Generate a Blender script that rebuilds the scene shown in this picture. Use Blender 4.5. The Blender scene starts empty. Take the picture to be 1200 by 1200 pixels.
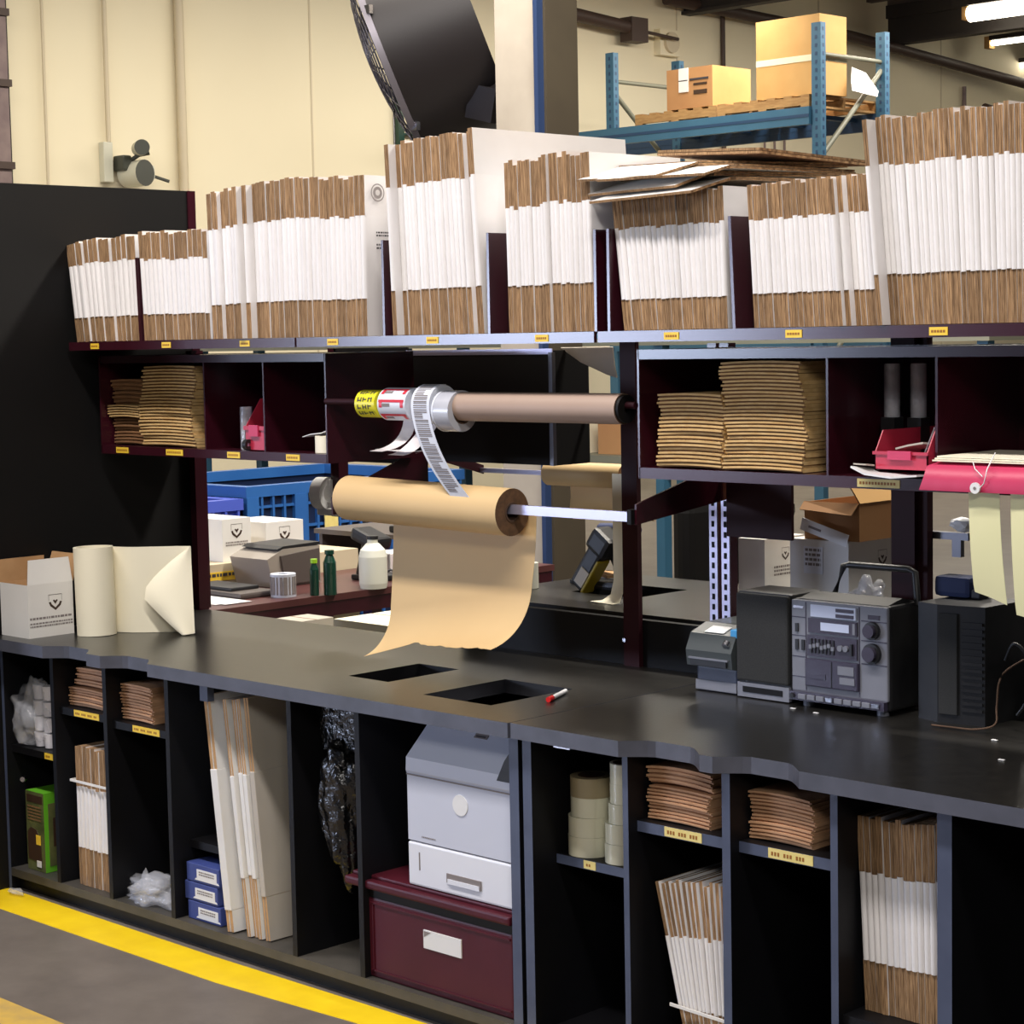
import bpy, bmesh, math, random
from mathutils import Vector, Matrix, noise as mnoise
random.seed(7)
R = math.radians
sc = bpy.context.scene
col = sc.collection

# ------------------------------------------------------------------ camera
def make_camera():
    pan, pit, rol = R(44.8), R(4.93), R(-1.12)
    f = Vector((-math.sin(pan)*math.cos(pit), math.cos(pan)*math.cos(pit), -math.sin(pit)))
    r = Vector((math.cos(pan), math.sin(pan), 0)); u = r.cross(f)
    r, u = r*math.cos(rol)+u*math.sin(rol), -r*math.sin(rol)+u*math.cos(rol)
    cam = bpy.data.cameras.new('camera'); o = bpy.data.objects.new('camera', cam); col.objects.link(o)
    m = Matrix(((r.x, u.x, -f.x, 3.29734), (r.y, u.y, -f.y, -3.29858), (r.z, u.z, -f.z, 1.69), (0, 0, 0, 1)))
    o.matrix_world = m
    cam.sensor_width = 36; cam.sensor_fit = 'HORIZONTAL'; cam.lens = 2400/1200*36
    cam.clip_end = 200; cam.clip_start = .05
    sc.camera = o
make_camera()
# ------------------------------------------------------------------ world, lights, exposure
w = bpy.data.worlds.new('hall_air'); sc.world = w; w.use_nodes = True
w.node_tree.nodes['Background'].inputs[0].default_value = (.80, .86, 1.0, 1)
w.node_tree.nodes['Background'].inputs[1].default_value = .05
def area(name, loc, target, sx, sy, power, colr):
    l = bpy.data.lights.new(name, 'AREA'); l.shape = 'RECTANGLE'; l.size = sx; l.size_y = sy; l.energy = power; l.color = colr
    o = bpy.data.objects.new(name, l); col.objects.link(o); o.location = loc
    d = Vector(target)-Vector(loc); o.rotation_euler = d.to_track_quat('-Z', 'Y').to_euler()
    return o
area('aisle_light', (-.3, -1.7, 5.0), (-.3, -1.0, 0), 7.0, .35, 300, (1.0, .94, .90))
area('wall_light', (-9.4, 8.0, 5.2), (-10.6, 8.0, 0), 15, .5, 450, (1.0, .93, .82))
area('wall_light', (-7.5, 15.5, 5.3), (-7.8, 15.5, 0), 6, .5, 260, (1.0, .93, .84))
area('rear_light', (-1.2, 2.6, 5.0), (-1.2, 2.5, 0), 6, .4, 470, (1.0, .93, .82))
area('loading_door_light', (-6.9, -6.9, 1.8), (-.1, .3, 1.68), 2.6, .9, 230, (.64, .74, 1.0))
area('far_aisle_light', (6.0, -6.0, 5.0), (0.5, .2, .8), 3.0, .6, 150, (1.0, .96, .90))
sc.view_settings.view_transform = 'Standard'; sc.view_settings.look = 'None'
sc.view_settings.gamma = 1; sc.view_settings.exposure = 0.30; sc.view_settings.use_curve_mapping = False

# ------------------------------------------------------------------ materials
def lin(c): return tuple(((v/255)/12.92 if v/255 <= .04045 else ((v/255+.055)/1.055)**2.4) for v in c)
MATS = {}
def mat(name, c, rough=.6, metal=0, c2=None, scale=20, stretch=(1, 1, 1), bump=0, bscale=None, rand=0, spec=.5, emit=0, alpha=1, trans=0, coat=0, detail=4):
    m = bpy.data.materials.new(name); m.use_nodes = True; nt = m.node_tree; b = nt.nodes['Principled BSDF']
    c = lin(c)
    b.inputs['Base Color'].default_value = (*c, 1); b.inputs['Roughness'].default_value = rough; b.inputs['Metallic'].default_value = metal
    b.inputs['Specular IOR Level'].default_value = spec; b.inputs['Alpha'].default_value = alpha
    b.inputs['Transmission Weight'].default_value = trans; b.inputs['Coat Weight'].default_value = coat
    if emit:
        b.inputs['Emission Color'].default_value = (*c, 1); b.inputs['Emission Strength'].default_value = emit
    out = None
    if c2 or bump:
        tc = nt.nodes.new('ShaderNodeTexCoord'); mp = nt.nodes.new('ShaderNodeMapping'); mp.inputs['Scale'].default_value = stretch
        nt.links.new(tc.outputs['Object'], mp.inputs[0])
        if rand:
            oi0 = nt.nodes.new('ShaderNodeObjectInfo'); mu = nt.nodes.new('ShaderNodeMath'); mu.operation = 'MULTIPLY'; mu.inputs[1].default_value = 37.0
            nt.links.new(oi0.outputs['Random'], mu.inputs[0]); nt.links.new(mu.outputs[0], mp.inputs['Location'])
        n = nt.nodes.new('ShaderNodeTexNoise'); n.inputs['Scale'].default_value = scale; n.inputs['Detail'].default_value = detail
        nt.links.new(mp.outputs[0], n.inputs['Vector'])
        if c2:
            rp = nt.nodes.new('ShaderNodeValToRGB'); rp.color_ramp.elements[0].position = .32; rp.color_ramp.elements[1].position = .68
            rp.color_ramp.elements[0].color = (*c, 1); rp.color_ramp.elements[1].color = (*lin(c2), 1)
            nt.links.new(n.outputs[0], rp.inputs[0]); out = rp.outputs[0]
        if bump:
            bp = nt.nodes.new('ShaderNodeBump'); bp.inputs['Strength'].default_value = bump; bp.inputs['Distance'].default_value = .02
            if bscale:
                n2 = nt.nodes.new('ShaderNodeTexNoise'); n2.inputs['Scale'].default_value = bscale; nt.links.new(mp.outputs[0], n2.inputs['Vector']); nt.links.new(n2.outputs[0], bp.inputs['Height'])
            else: nt.links.new(n.outputs[0], bp.inputs['Height'])
            nt.links.new(bp.outputs[0], b.inputs['Normal'])
    if rand:
        oi = nt.nodes.new('ShaderNodeObjectInfo'); mr = nt.nodes.new('ShaderNodeMapRange')
        mr.inputs['To Min'].default_value = 1-rand; mr.inputs['To Max'].default_value = 1+rand*.5
        nt.links.new(oi.outputs['Random'], mr.inputs['Value'])
        hs = nt.nodes.new('ShaderNodeHueSaturation'); nt.links.new(mr.outputs[0], hs.inputs['Value'])
        if out: nt.links.new(out, hs.inputs['Color'])
        else: hs.inputs['Color'].default_value = (*c, 1)
        out = hs.outputs[0]
    if out: nt.links.new(out, b.inputs['Base Color'])
    MATS[name] = m; return m
mat('maroon', (48, 12, 22), .23, c2=(54, 15, 26), scale=6, spec=.6)
mat('maroon_plastic', (70, 18, 30), .45, c2=(76, 22, 34), scale=9, spec=.3)
mat('laminate_top', (26, 25, 24), .28, c2=(33, 32, 30), scale=30, bump=.02, bscale=180, spec=.5)
mat('laminate_edge', (72, 74, 84), .4, c2=(84, 86, 98), scale=12)
mat('black_laminate', (9, 9, 12), .5, c2=(12, 12, 16), scale=8, spec=.3)
mat('cabinet_edge', (66, 74, 96), .4, c2=(74, 82, 104), scale=12)
mat('cabinet_floor', (58, 56, 52), .5, c2=(76, 72, 66), scale=9)
mat('black_panel', (6, 5, 6), .6, c2=(9, 8, 8), scale=2, spec=.3)
mat('kraft_edge', (112, 82, 52), .9, c2=(188, 150, 108), scale=80, stretch=(7, 1, .3), bump=.5, rand=.26, detail=8)
mat('kraft_face', (178, 138, 94), .85, c2=(190, 150, 106), scale=14, rand=.08)
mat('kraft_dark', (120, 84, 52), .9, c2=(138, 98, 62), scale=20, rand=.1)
mat('box_white', (226, 222, 220), .6, c2=(234, 231, 230), scale=5, rand=.05)
mat('box_white_plain', (222, 219, 214), .6, c2=(230, 228, 224), scale=5)
mat('box_grey', (178, 170, 158), .7, c2=(186, 178, 166), scale=5)
mat('pad_edge', (214, 180, 124), .85, c2=(196, 158, 100), scale=40, rand=.12)
mat('mailer', (210, 164, 126), .75, c2=(194, 148, 110), scale=16, rand=.15, bump=.2)
mat('kraft_roll', (206, 174, 124), .62, c2=(211, 180, 130), scale=3)
mat('kraft_roll_grey', (164, 140, 124), .55, c2=(168, 145, 130), scale=3)
mat('cream_paper', (240, 232, 206), .7, c2=(243, 236, 212), scale=3)
mat('pale_yellow_paper', (226, 222, 176), .7, c2=(220, 218, 170), scale=5)
mat('roll_end', (116, 84, 56), .8, c2=(92, 66, 44), scale=60)
mat('roll_core', (74, 54, 40), .8, c2=(92, 68, 50), scale=30)
mat('label_yellow', (236, 196, 52), .5, c2=(240, 204, 70), scale=40)
mat('label_pale', (224, 204, 122), .5, c2=(230, 212, 138), scale=40)
mat('label_ink', (150, 96, 30), .6)
mat('ink', (60, 56, 60), .7)
mat('ink_soft', (130, 122, 120), .7)
mat('white_plastic', (226, 226, 226), .4)
mat('bottle_white', (224, 224, 210), .35, trans=.15)
mat('printer_grey', (196, 200, 214), .45, c2=(200, 204, 218), scale=4)
mat('printer_light', (224, 226, 234), .4)
mat('dark_plastic', (26, 26, 28), .45, c2=(32, 32, 34), scale=30)
mat('speaker_cloth', (34, 35, 36), .85, c2=(46, 47, 48), scale=400)
mat('stereo_grey', (112, 114, 124), .38, c2=(122, 124, 134), scale=8)
mat('stereo_dark', (58, 54, 70), .2, spec=.7)
mat('stereo_screen', (190, 200, 226), .12, spec=.9)
mat('chrome', (190, 190, 196), .22, metal=1)
mat('steel', (120, 120, 126), .4, metal=1)
mat('bar_metal', (196, 192, 214), .28, metal=.7)
mat('thermal_body', (66, 72, 74), .4)
mat('thermal_base', (66, 72, 92), .35)
mat('blue_tab', (60, 150, 210), .4)
mat('red_bin', (176, 44, 66), .4, c2=(186, 50, 74), scale=5)
mat('pink_folder', (190, 56, 92), .45, c2=(196, 52, 92), scale=8, bump=.15)
mat('bag_clear', (220, 222, 230), .1, alpha=.28, bump=.6, scale=22, c2=(236, 238, 246), spec=1.0)
mat('bag_black', (9, 9, 10), .24, bump=.9, scale=22, spec=.7)
mat('cup_white', (232, 230, 236), .4)
mat('tape_grey', (176, 178, 188), .25, c2=(190, 192, 200), scale=8, spec=.8)
mat('tape_clear', (222, 218, 190), .16, c2=(224, 220, 192), scale=6, spec=.8, coat=.4)
mat('tape_tan', (150, 136, 104), .3, c2=(158, 144, 112), scale=6)
mat('tape_yellow', (222, 214, 40), .35)
mat('tape_red', (206, 44, 60), .35)
mat('tape_white', (216, 220, 230), .4)
mat('backing_paper', (220, 214, 214), .5)
mat('green_box', (96, 170, 40), .4)
mat('green_box_print', (104, 108, 66), .4, c2=(70, 76, 44), scale=14)
mat('brown_print', (62, 44, 34), .4)
mat('blue_carton', (52, 66, 128), .5, c2=(60, 74, 138), scale=10)
mat('crate_blue', (40, 92, 160), .4, c2=(46, 100, 168), scale=5)
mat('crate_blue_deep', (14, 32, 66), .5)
mat('crate_blue_lit', (74, 92, 190), .4)  # crate blue with the bluish light on its front put into the colour
mat('rack_blue', (50, 96, 124), .5, c2=(56, 102, 130), scale=4)
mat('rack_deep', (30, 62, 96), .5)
mat('rack_grey', (120, 120, 104), .5)
mat('pallet_wood', (176, 138, 88), .8, c2=(150, 112, 68), scale=10, stretch=(1, 6, 6))
mat('carton', (192, 148, 88), .75, c2=(198, 156, 96), scale=4)
mat('carton_dark', (170, 122, 78), .75, c2=(176, 130, 84), scale=4)
mat('fan_black', (24, 20, 22), .4, spec=.5)
mat('maroon_matte', (46, 11, 20), .6, spec=.25)
mat('fan_wire', (120, 116, 124), .35, metal=.6)
mat('column_paint', (176, 166, 152), .7, c2=(158, 148, 134), scale=3)
mat('olive_dark', (58, 50, 38), .7, c2=(66, 58, 44), scale=3)
mat('blue_edge', (34, 52, 88), .5)
mat('pipe_brown', (66, 50, 42), .6)
mat('pipe_cream', (200, 186, 158), .6)
mat('cam_white', (200, 198, 180), .5)
mat('cam_dark', (60, 62, 54), .4)
mat('rust_steel', (110, 92, 92), .6, c2=(130, 112, 108), scale=6)
mat('yellow_floor_tape', (250, 214, 24), .5, c2=(240, 202, 18), scale=12)
mat('worn_yellow', (206, 168, 70), .7, c2=(180, 150, 84), scale=16)
mat('lime', (150, 200, 40), .4)
mat('leaf_green', (70, 100, 30), .8, c2=(110, 140, 40), scale=40)
mat('bottle_green', (20, 58, 46), .25)
mat('grey_device', (150, 142, 132), .5)
mat('grey_device_dark', (84, 76, 72), .5)
mat('desk_top', (74, 40, 40), .35, c2=(84, 48, 46), scale=6)
mat('scanner_yellow', (150, 130, 30), .4)
mat('denim', (40, 52, 92), .7)
mat('red', (214, 34, 34), .4)
mat('beam_dark', (44, 38, 34), .7)
mat('tube_glow', (255, 246, 226), .5, emit=9)
mat('lamp_housing', (210, 206, 120), .5)

def wall_mat():
    m = mat('wall_paint', (232, 220, 188), .75)
    nt = m.node_tree; b = nt.nodes['Principled BSDF']
    tc = nt.nodes.new('ShaderNodeTexCoord'); n = nt.nodes.new('ShaderNodeTexNoise'); n.inputs['Scale'].default_value = .5; n.inputs['Detail'].default_value = 5
    rp = nt.nodes.new('ShaderNodeValToRGB'); rp.color_ramp.elements[0].color = (*lin((222, 210, 180)), 1); rp.color_ramp.elements[1].color = (*lin((238, 228, 198)), 1)
    nt.links.new(tc.outputs['Object'], n.inputs['Vector']); nt.links.new(n.outputs[0], rp.inputs[0]); nt.links.new(rp.outputs[0], b.inputs['Base Color'])
    return m
wall_mat()
def floor_mat():
    m = mat('concrete_floor', (112, 104, 98), .42)
    nt = m.node_tree; b = nt.nodes['Principled BSDF']
    tc = nt.nodes.new('ShaderNodeTexCoord'); n = nt.nodes.new('ShaderNodeTexNoise'); n.inputs['Scale'].default_value = 2.2; n.inputs['Detail'].default_value = 9; n.inputs['Roughness'].default_value = .7
    rp = nt.nodes.new('ShaderNodeValToRGB'); rp.color_ramp.elements[0].position = .3; rp.color_ramp.elements[1].position = .75
    rp.color_ramp.elements[0].color = (*lin((98, 90, 84)), 1); rp.color_ramp.elements[1].color = (*lin((128, 119, 110)), 1)
    nt.links.new(tc.outputs['Object'], n.inputs['Vector']); nt.links.new(n.outputs[0], rp.inputs[0]); nt.links.new(rp.outputs[0], b.inputs['Base Color'])
    return m
floor_mat()
mat('ceiling_deck', (92, 80, 70), .8, c2=(104, 92, 80), scale=1.5)

# ------------------------------------------------------------------ mesh helpers
class MB:
    def __init__(s): s.v = []; s.f = []; s.m = []; s.s = []; s.names = []
    def mi(s, name):
        if name not in s.names: s.names.append(name)
        return s.names.index(name)
    def add(s, vs, fs, m, smooth=False, M=None):
        b = len(s.v)
        s.v += [tuple(M @ Vector(v)) if M else tuple(v) for v in vs]
        for i, f in enumerate(fs):
            s.f.append([b+k for k in f]); s.m.append(s.mi(m[i] if isinstance(m, list) else m)); s.s.append(smooth)
        return s
    # face order of a box: bottom, top, front(-y), right(+x), back(+y), left(-x)
    def box(s, x0, x1, y0, y1, z0, z1, m, M=None):
        vs = [(x0, y0, z0), (x1, y0, z0), (x1, y1, z0), (x0, y1, z0), (x0, y0, z1), (x1, y0, z1), (x1, y1, z1), (x0, y1, z1)]
        fs = [(0, 3, 2, 1), (4, 5, 6, 7), (0, 1, 5, 4), (1, 2, 6, 5), (2, 3, 7, 6), (3, 0, 4, 7)]
        return s.add(vs, fs, m, M=M)
    def bbox(s, x0, x1, y0, y1, z0, z1, m, b=.004, M=None):      # box with chamfered vertical and horizontal edges
        bm = bmesh.new(); bmesh.ops.create_cube(bm, size=1)
        for v in bm.verts: v.co = Vector(((x0+x1)/2+v.co.x*(x1-x0), (y0+y1)/2+v.co.y*(y1-y0), (z0+z1)/2+v.co.z*(z1-z0)))
        bmesh.ops.bevel(bm, geom=bm.edges[:], offset=b, segments=2, affect='EDGES', profile=.6)
        s.frombm(bm, m, M); return s
    def frombm(s, bm, m, M=None, smooth=False):
        bm.verts.index_update(); s.add([v.co for v in bm.verts], [[v.index for v in f.verts] for f in bm.faces], m, smooth, M); bm.free()
    def cyl(s, a, b, r, m, n=24, r2=None, caps=True, capm=None):
        a, b = Vector(a), Vector(b); d = (b-a).normalized(); r2 = r if r2 is None else r2
        t = Vector((0, 0, 1)) if abs(d.z) < .9 else Vector((1, 0, 0)); u = d.cross(t).normalized(); v = d.cross(u)
        vs = []
        for c, q in ((a, r), (b, r2)):
            for i in range(n):
                an = 2*math.pi*i/n; vs.append(c+(u*math.cos(an)+v*math.sin(an))*q)
        s.add(vs, [(i, i+n, (i+1) % n+n, (i+1) % n) for i in range(n)], m, True)
        if caps: s.add(vs, [tuple(range(n)), tuple(range(2*n-1, n-1, -1))], capm or m)
        return s
    def ring(s, a, b, r0, r1, m, capm=None, n=32, innerm=None):      # hollow cylinder
        a, b = Vector(a), Vector(b); d = (b-a).normalized()
        t = Vector((0, 0, 1)) if abs(d.z) < .9 else Vector((1, 0, 0)); u = d.cross(t).normalized(); v = d.cross(u)
        vs = []
        for c in (a, b):
            for q in (r0, r1):
                for i in range(n):
                    an = 2*math.pi*i/n; vs.append(c+(u*math.cos(an)+v*math.sin(an))*q)
        j = lambda k, i: k*n+i % n
        s.add(vs, [(j(1, i), j(3, i), j(3, i+1), j(1, i+1)) for i in range(n)], m, True)
        s.add(vs, [(j(0, i), j(0, i+1), j(2, i+1), j(2, i)) for i in range(n)], innerm or capm or m, True)
        s.add(vs, [(j(0, i), j(1, i), j(1, i+1), j(0, i+1)) for i in range(n)], capm or m)
        s.add(vs, [(j(2, i), j(2, i+1), j(3, i+1), j(3, i)) for i in range(n)], capm or m)
        return s
    def tube(s, pts, r, m, n=8):
        pts = [Vector(p) for p in pts]; vs = []; N = len(pts)
        for k, p in enumerate(pts):
            d = (pts[min(k+1, N-1)]-pts[max(k-1, 0)]).normalized()
            t = Vector((0, 0, 1)) if abs(d.z) < .9 else Vector((1, 0, 0)); u = d.cross(t).normalized(); v = d.cross(u)
            for i in range(n):
                an = 2*math.pi*i/n; vs.append(p+(u*math.cos(an)+v*math.sin(an))*r)
        s.add(vs, [(k*n+i, (k+1)*n+i, (k+1)*n+(i+1) % n, k*n+(i+1) % n) for k in range(N-1) for i in range(n)], m, True)
        s.add(vs, [tuple(range(n)), tuple(range(N*n-1, (N-1)*n-1, -1))], m)
        return s
    def prism(s, pts, axis, a, b, m, capm=None, smooth=False, M=None):   # polygon extruded along an axis; pts are the other two coords in xyz order
        def c(p, q):
            return {'x': (q, p[0], p[1]), 'y': (p[0], q, p[1]), 'z': (p[0], p[1], q)}[axis]
        n = len(pts); vs = [c(p, a) for p in pts]+[c(p, b) for p in pts]
        s.add(vs, [(i, (i+1) % n, (i+1) % n+n, i+n) for i in range(n)], m, smooth, M)
        s.add(vs, [tuple(range(n-1, -1, -1)), tuple(range(n, 2*n))], capm or m, False, M)
        return s
    def sheet(s, rows, th, m, closed=False):   # rows of points -> thin solid sheet
        nr, nc = len(rows), len(rows[0]); P = [[Vector(p) for p in r] for r in rows]
        top = []; bot = []
        for i in range(nr):
            for j in range(nc):
                a = P[min(i+1, nr-1)][j]-P[max(i-1, 0)][j]; b = P[i][min(j+1, nc-1)]-P[i][max(j-1, 0)]
                nn = a.cross(b); nn = nn.normalized() if nn.length > 0 else Vector((0, 0, 1))
                top.append(P[i][j]+nn*th/2); bot.append(P[i][j]-nn*th/2)
        N = nr*nc; f = []; q = lambda i, j: i*nc+j
        for i in range(nr-1):
            for j in range(nc-1):
                f.append((q(i, j), q(i+1, j), q(i+1, j+1), q(i, j+1))); f.append((N+q(i, j), N+q(i, j+1), N+q(i+1, j+1), N+q(i+1, j)))
        s.add(top+bot, f, m, True)
        e = []
        for i in range(nr-1):
            for j in (0, nc-1): e.append((q(i, j), q(i+1, j), N+q(i+1, j), N+q(i, j)))
        for j in range(nc-1):
            for i in (0, nr-1): e.append((q(i, j), q(i, j+1), N+q(i, j+1), N+q(i, j)))
        s.add(top+bot, e, m); return s
    def mesh(s, name, loc=(0, 0, 0)):
        me = bpy.data.meshes.new(name); l = Vector(loc)
        me.from_pydata([tuple(Vector(v)-l) for v in s.v], [], s.f)
        for n_ in s.names: me.materials.append(MATS[n_])
        me.polygons.foreach_set('material_index', s.m); me.polygons.foreach_set('use_smooth', s.s)
        bm = bmesh.new(); bm.from_mesh(me); bmesh.ops.recalc_face_normals(bm, faces=bm.faces); bm.to_mesh(me); bm.free()
        me.update(); return me

def tag(o, label=None, cat=None, group=None, kind=None):
    if label: o['label'] = label
    if cat: o['category'] = cat
    if group: o['group'] = group
    if kind: o['kind'] = kind
    return o
def thing(name, label, cat, loc=(0, 0, 0), group=None):
    o = bpy.data.objects.new(name, None); o.empty_display_size = .05; col.objects.link(o); o.location = loc
    return tag(o, label, cat, group)
def part(parent, name, mb, label=None, loc=None):      # mb is in world coordinates of the (unrotated) thing
    l = Vector(parent.location) if loc is None else Vector(loc)
    if parent.parent: l = l+Vector(parent.parent.location) if loc is None else l
    o = bpy.data.objects.new(name, mb.mesh(name, l)); col.objects.link(o); o.parent = parent
    if label: o['label'] = label
    return o
def sub(parent, name, mb, label=None):                  # child of a part (part sits at its thing's origin)
    o = bpy.data.objects.new(name, mb.mesh(name, parent.parent.location)); col.objects.link(o); o.parent = parent
    if label: o['label'] = label
    return o
def solo(name, mb, label, cat, loc=(0, 0, 0), group=None, kind=None):
    o = bpy.data.objects.new(name, mb.mesh(name, loc)); col.objects.link(o); o.location = loc
    return tag(o, label, cat, group, kind)
def struct(name, mb, kind='structure'):
    o = bpy.data.objects.new(name, mb.mesh(name)); col.objects.link(o); o['kind'] = kind; return o
def copy_tree(o, parent=None):
    c = o.copy(); col.objects.link(c)
    if parent: c.parent = parent
    for ch in o.children: copy_tree(ch, c)
    return c

# ================================================================== SETTING
b = MB(); b.box(-16, 14, -12, 34, -.1, 0, 'concrete_floor'); struct('floor', b)
b = MB(); b.box(-12.7, -12.5, -12, 34, 0, 6.2, 'wall_paint')
for y in (9.9, 12.7, 15.5, 18.3, 21.1): b.box(-12.5, -12.495, y, y+.02, 0, 6, 'pipe_cream')
struct('wall_left', b)
b = MB(); b.box(-12.7, 14, 33, 33.2, 0, 6.2, 'wall_paint'); struct('wall_back', b)
b = MB(); b.box(-12.7, 14, -4, 34, 6.0, 6.2, 'ceiling_deck')
for k in range(60): b.box(-12.5, 14, 4+k*.48, 4.12+k*.48, 5.93, 6.0, 'ceiling_deck')
struct('ceiling', b)
# roof beams and joists
for k, y in enumerate((15.6, 19.8, 24.0, 28.2)):
    b = MB(); b.box(-12.5, 8, y, y+.16, 5.76, 5.93, 'beam_dark'); b.box(-12.5, 8, y+.05, y+.11, 5.45, 5.76, 'beam_dark'); b.box(-12.5, 8, y, y+.16, 5.41, 5.45, 'beam_dark')
    struct('trim_%d' % (k+1), b)
# floor tape
b = MB()
pts = [(-3.4, .085), (-2.29, .03), (-1.2, .022), (-.34, .034), (.6, .04), (.6, -.07), (-.47, -.078), (-1.0, -.115), (-2.07, -.113), (-3.4, -.06)]
b.prism(pts, 'z', 0, .0012, 'yellow_floor_tape'); struct('trim_5', b)
b = MB(); b.prism([(-3.2, -.53), (-1.32, -.565), (-.4, -.575), (-.4, -.68), (-3.2, -.66)], 'z', 0, .0012, 'worn_yellow'); struct('trim_6', b)

# ---- wall conduits, camera, pipes
def conduit(y0, y1, z0, z1, r, label, m='pipe_cream'):
    b = MB(); b.tube([(-12.44, y0, z0), (-12.44, y1, z1)], r, m); solo('wall_conduit', b, label, 'pipe', (-12.44, y0, z0))
conduit(6.82, 6.82, 2.0, 6.0, .014, 'thin conduit on the cream wall, leftmost of the vertical lines')
conduit(7.47, 7.47, 3.5, 6.0, .022, 'conduit running straight up the cream wall from the security camera')
conduit(8.29, 8.29, 1.6, 6.0, .045, 'thick cream drain pipe on the wall right of the security camera')
conduit(16.3, 16.3, 2.0, 5.6, .03, 'thin conduit on the wall behind the small carton on the pallet rack', 'pipe_brown')
for y in (17.1, 17.3, 17.5):
    conduit(y, y, 2.0, 5.5, .015, {17.1: 'left cable of three thin ones on the wall left of the tall carton', 17.3: 'middle cable of three thin ones on the wall left of the tall carton', 17.5: 'right cable of three thin ones on the wall left of the tall carton'}[y], 'rust_steel')
conduit(21.6, 21.6, 2.0, 5.0, .03, 'thin conduit on the wall right of the blue rack', 'rust_steel')
b = MB(); b.tube([(-12.3, 12.9, 5.24), (-12.3, 14.55, 5.13)], .075, 'pipe_brown', 12); b.box(-12.4, -12.22, 14.4, 14.68, 4.98, 5.25, 'pipe_brown')
b.tube([(-12.3, 14.6, 5.12), (-12.3, 15.3, 5.08)], .02, 'pipe_brown'); solo('unit_heater_pipe', b, 'short dark brown pipe jutting out right of the dark column', 'pipe', (-12.3, 12.9, 5.2))
b = MB(); b.tube([(-12.3, 15.1, 5.52), (-12.3, 18.7, 5.42), (-12.3, 24, 5.05), (-12.3, 30, 4.7)], .07, 'pipe_brown', 12)
solo('sprinkler_main', b, 'long dark pipe sloping down along the wall above the cartons', 'pipe', (-12.3, 15, 5.5))
b = MB(); b.tube([(-12.3, 21.9, 4.72), (-12.3, 23.6, 4.56), (-12.3, 26, 4.4)], .06, 'pipe_brown', 12)
solo('wall_pipe', b, 'short dark pipe on the wall above the tall white box stack', 'pipe', (-12.3, 21.9, 4.7))
b = MB(); b.box(-12.5, -12.4, 15.1, 15.45, 4.9, 5.2, 'wall_paint'); b.cyl((-12.4, 15.28, 5.05), (-12.36, 15.28, 5.05), .12, 'pipe_cream'); solo('wall_fitting', b, 'pale round fitting on the wall above the small carton', 'fitting', (-12.45, 15.3, 4.9))
# security camera cluster
t = thing('security_camera', 'pale security camera with mounting box on the cream wall', 'camera', (-12.5, 7.6, 3.3))
b = MB(); b.bbox(-12.5, -12.42, 7.40, 7.50, 3.14, 3.5, 'cam_white', .01); part(t, 'mounting_plate', b)
b = MB(); b.cyl((-12.45, 7.66, 3.22), (-12.22, 7.70, 3.22), .12, 'cam_white', 20, capm='cam_dark'); b.bbox(-12.46, -12.3, 7.52, 7.62, 3.24, 3.38, 'cam_dark', .02); b.bbox(-12.40, -12.25, 7.74, 7.84, 3.16, 3.3, 'cam_white', .03); part(t, 'junction_box', b)
b = MB(); b.cyl((-12.3, 7.70, 3.44), (-12.14, 7.62, 3.44), .07, 'cam_white', capm='cam_dark'); part(t, 'camera_head', b)
b = MB(); b.tube([(-12.4, 7.6, 3.3), (-12.25, 7.66, 3.38), (-12.2, 7.74, 3.4)], .02, 'cam_dark'); b.tube([(-12.3, 7.85, 3.2), (-12.2, 7.95, 3.15)], .015, 'cam_dark'); part(t, 'bracket_arm', b)
# sectional door track at far left
t = thing('door_track', 'rusty vertical steel door track at the left edge of the wall', 'door track', (-12.35, 6.3, 0))
b = MB(); b.box(-12.4, -12.3, 6.05, 6.37, 0, 6, 'rust_steel')
part(t, 'track_rail', b)
for z in (3.2, 3.9, 4.5):
    b = MB(); b.box(-12.31, -12.27, 6.05, 6.39, z, z+.06, 'pipe_brown'); part(t, 'bracket', b)
b = MB(); b.box(-12.42, -12.38, 6.39, 6.43, 0, 6, 'beam_dark'); part(t, 'edge_angle', b)

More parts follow.
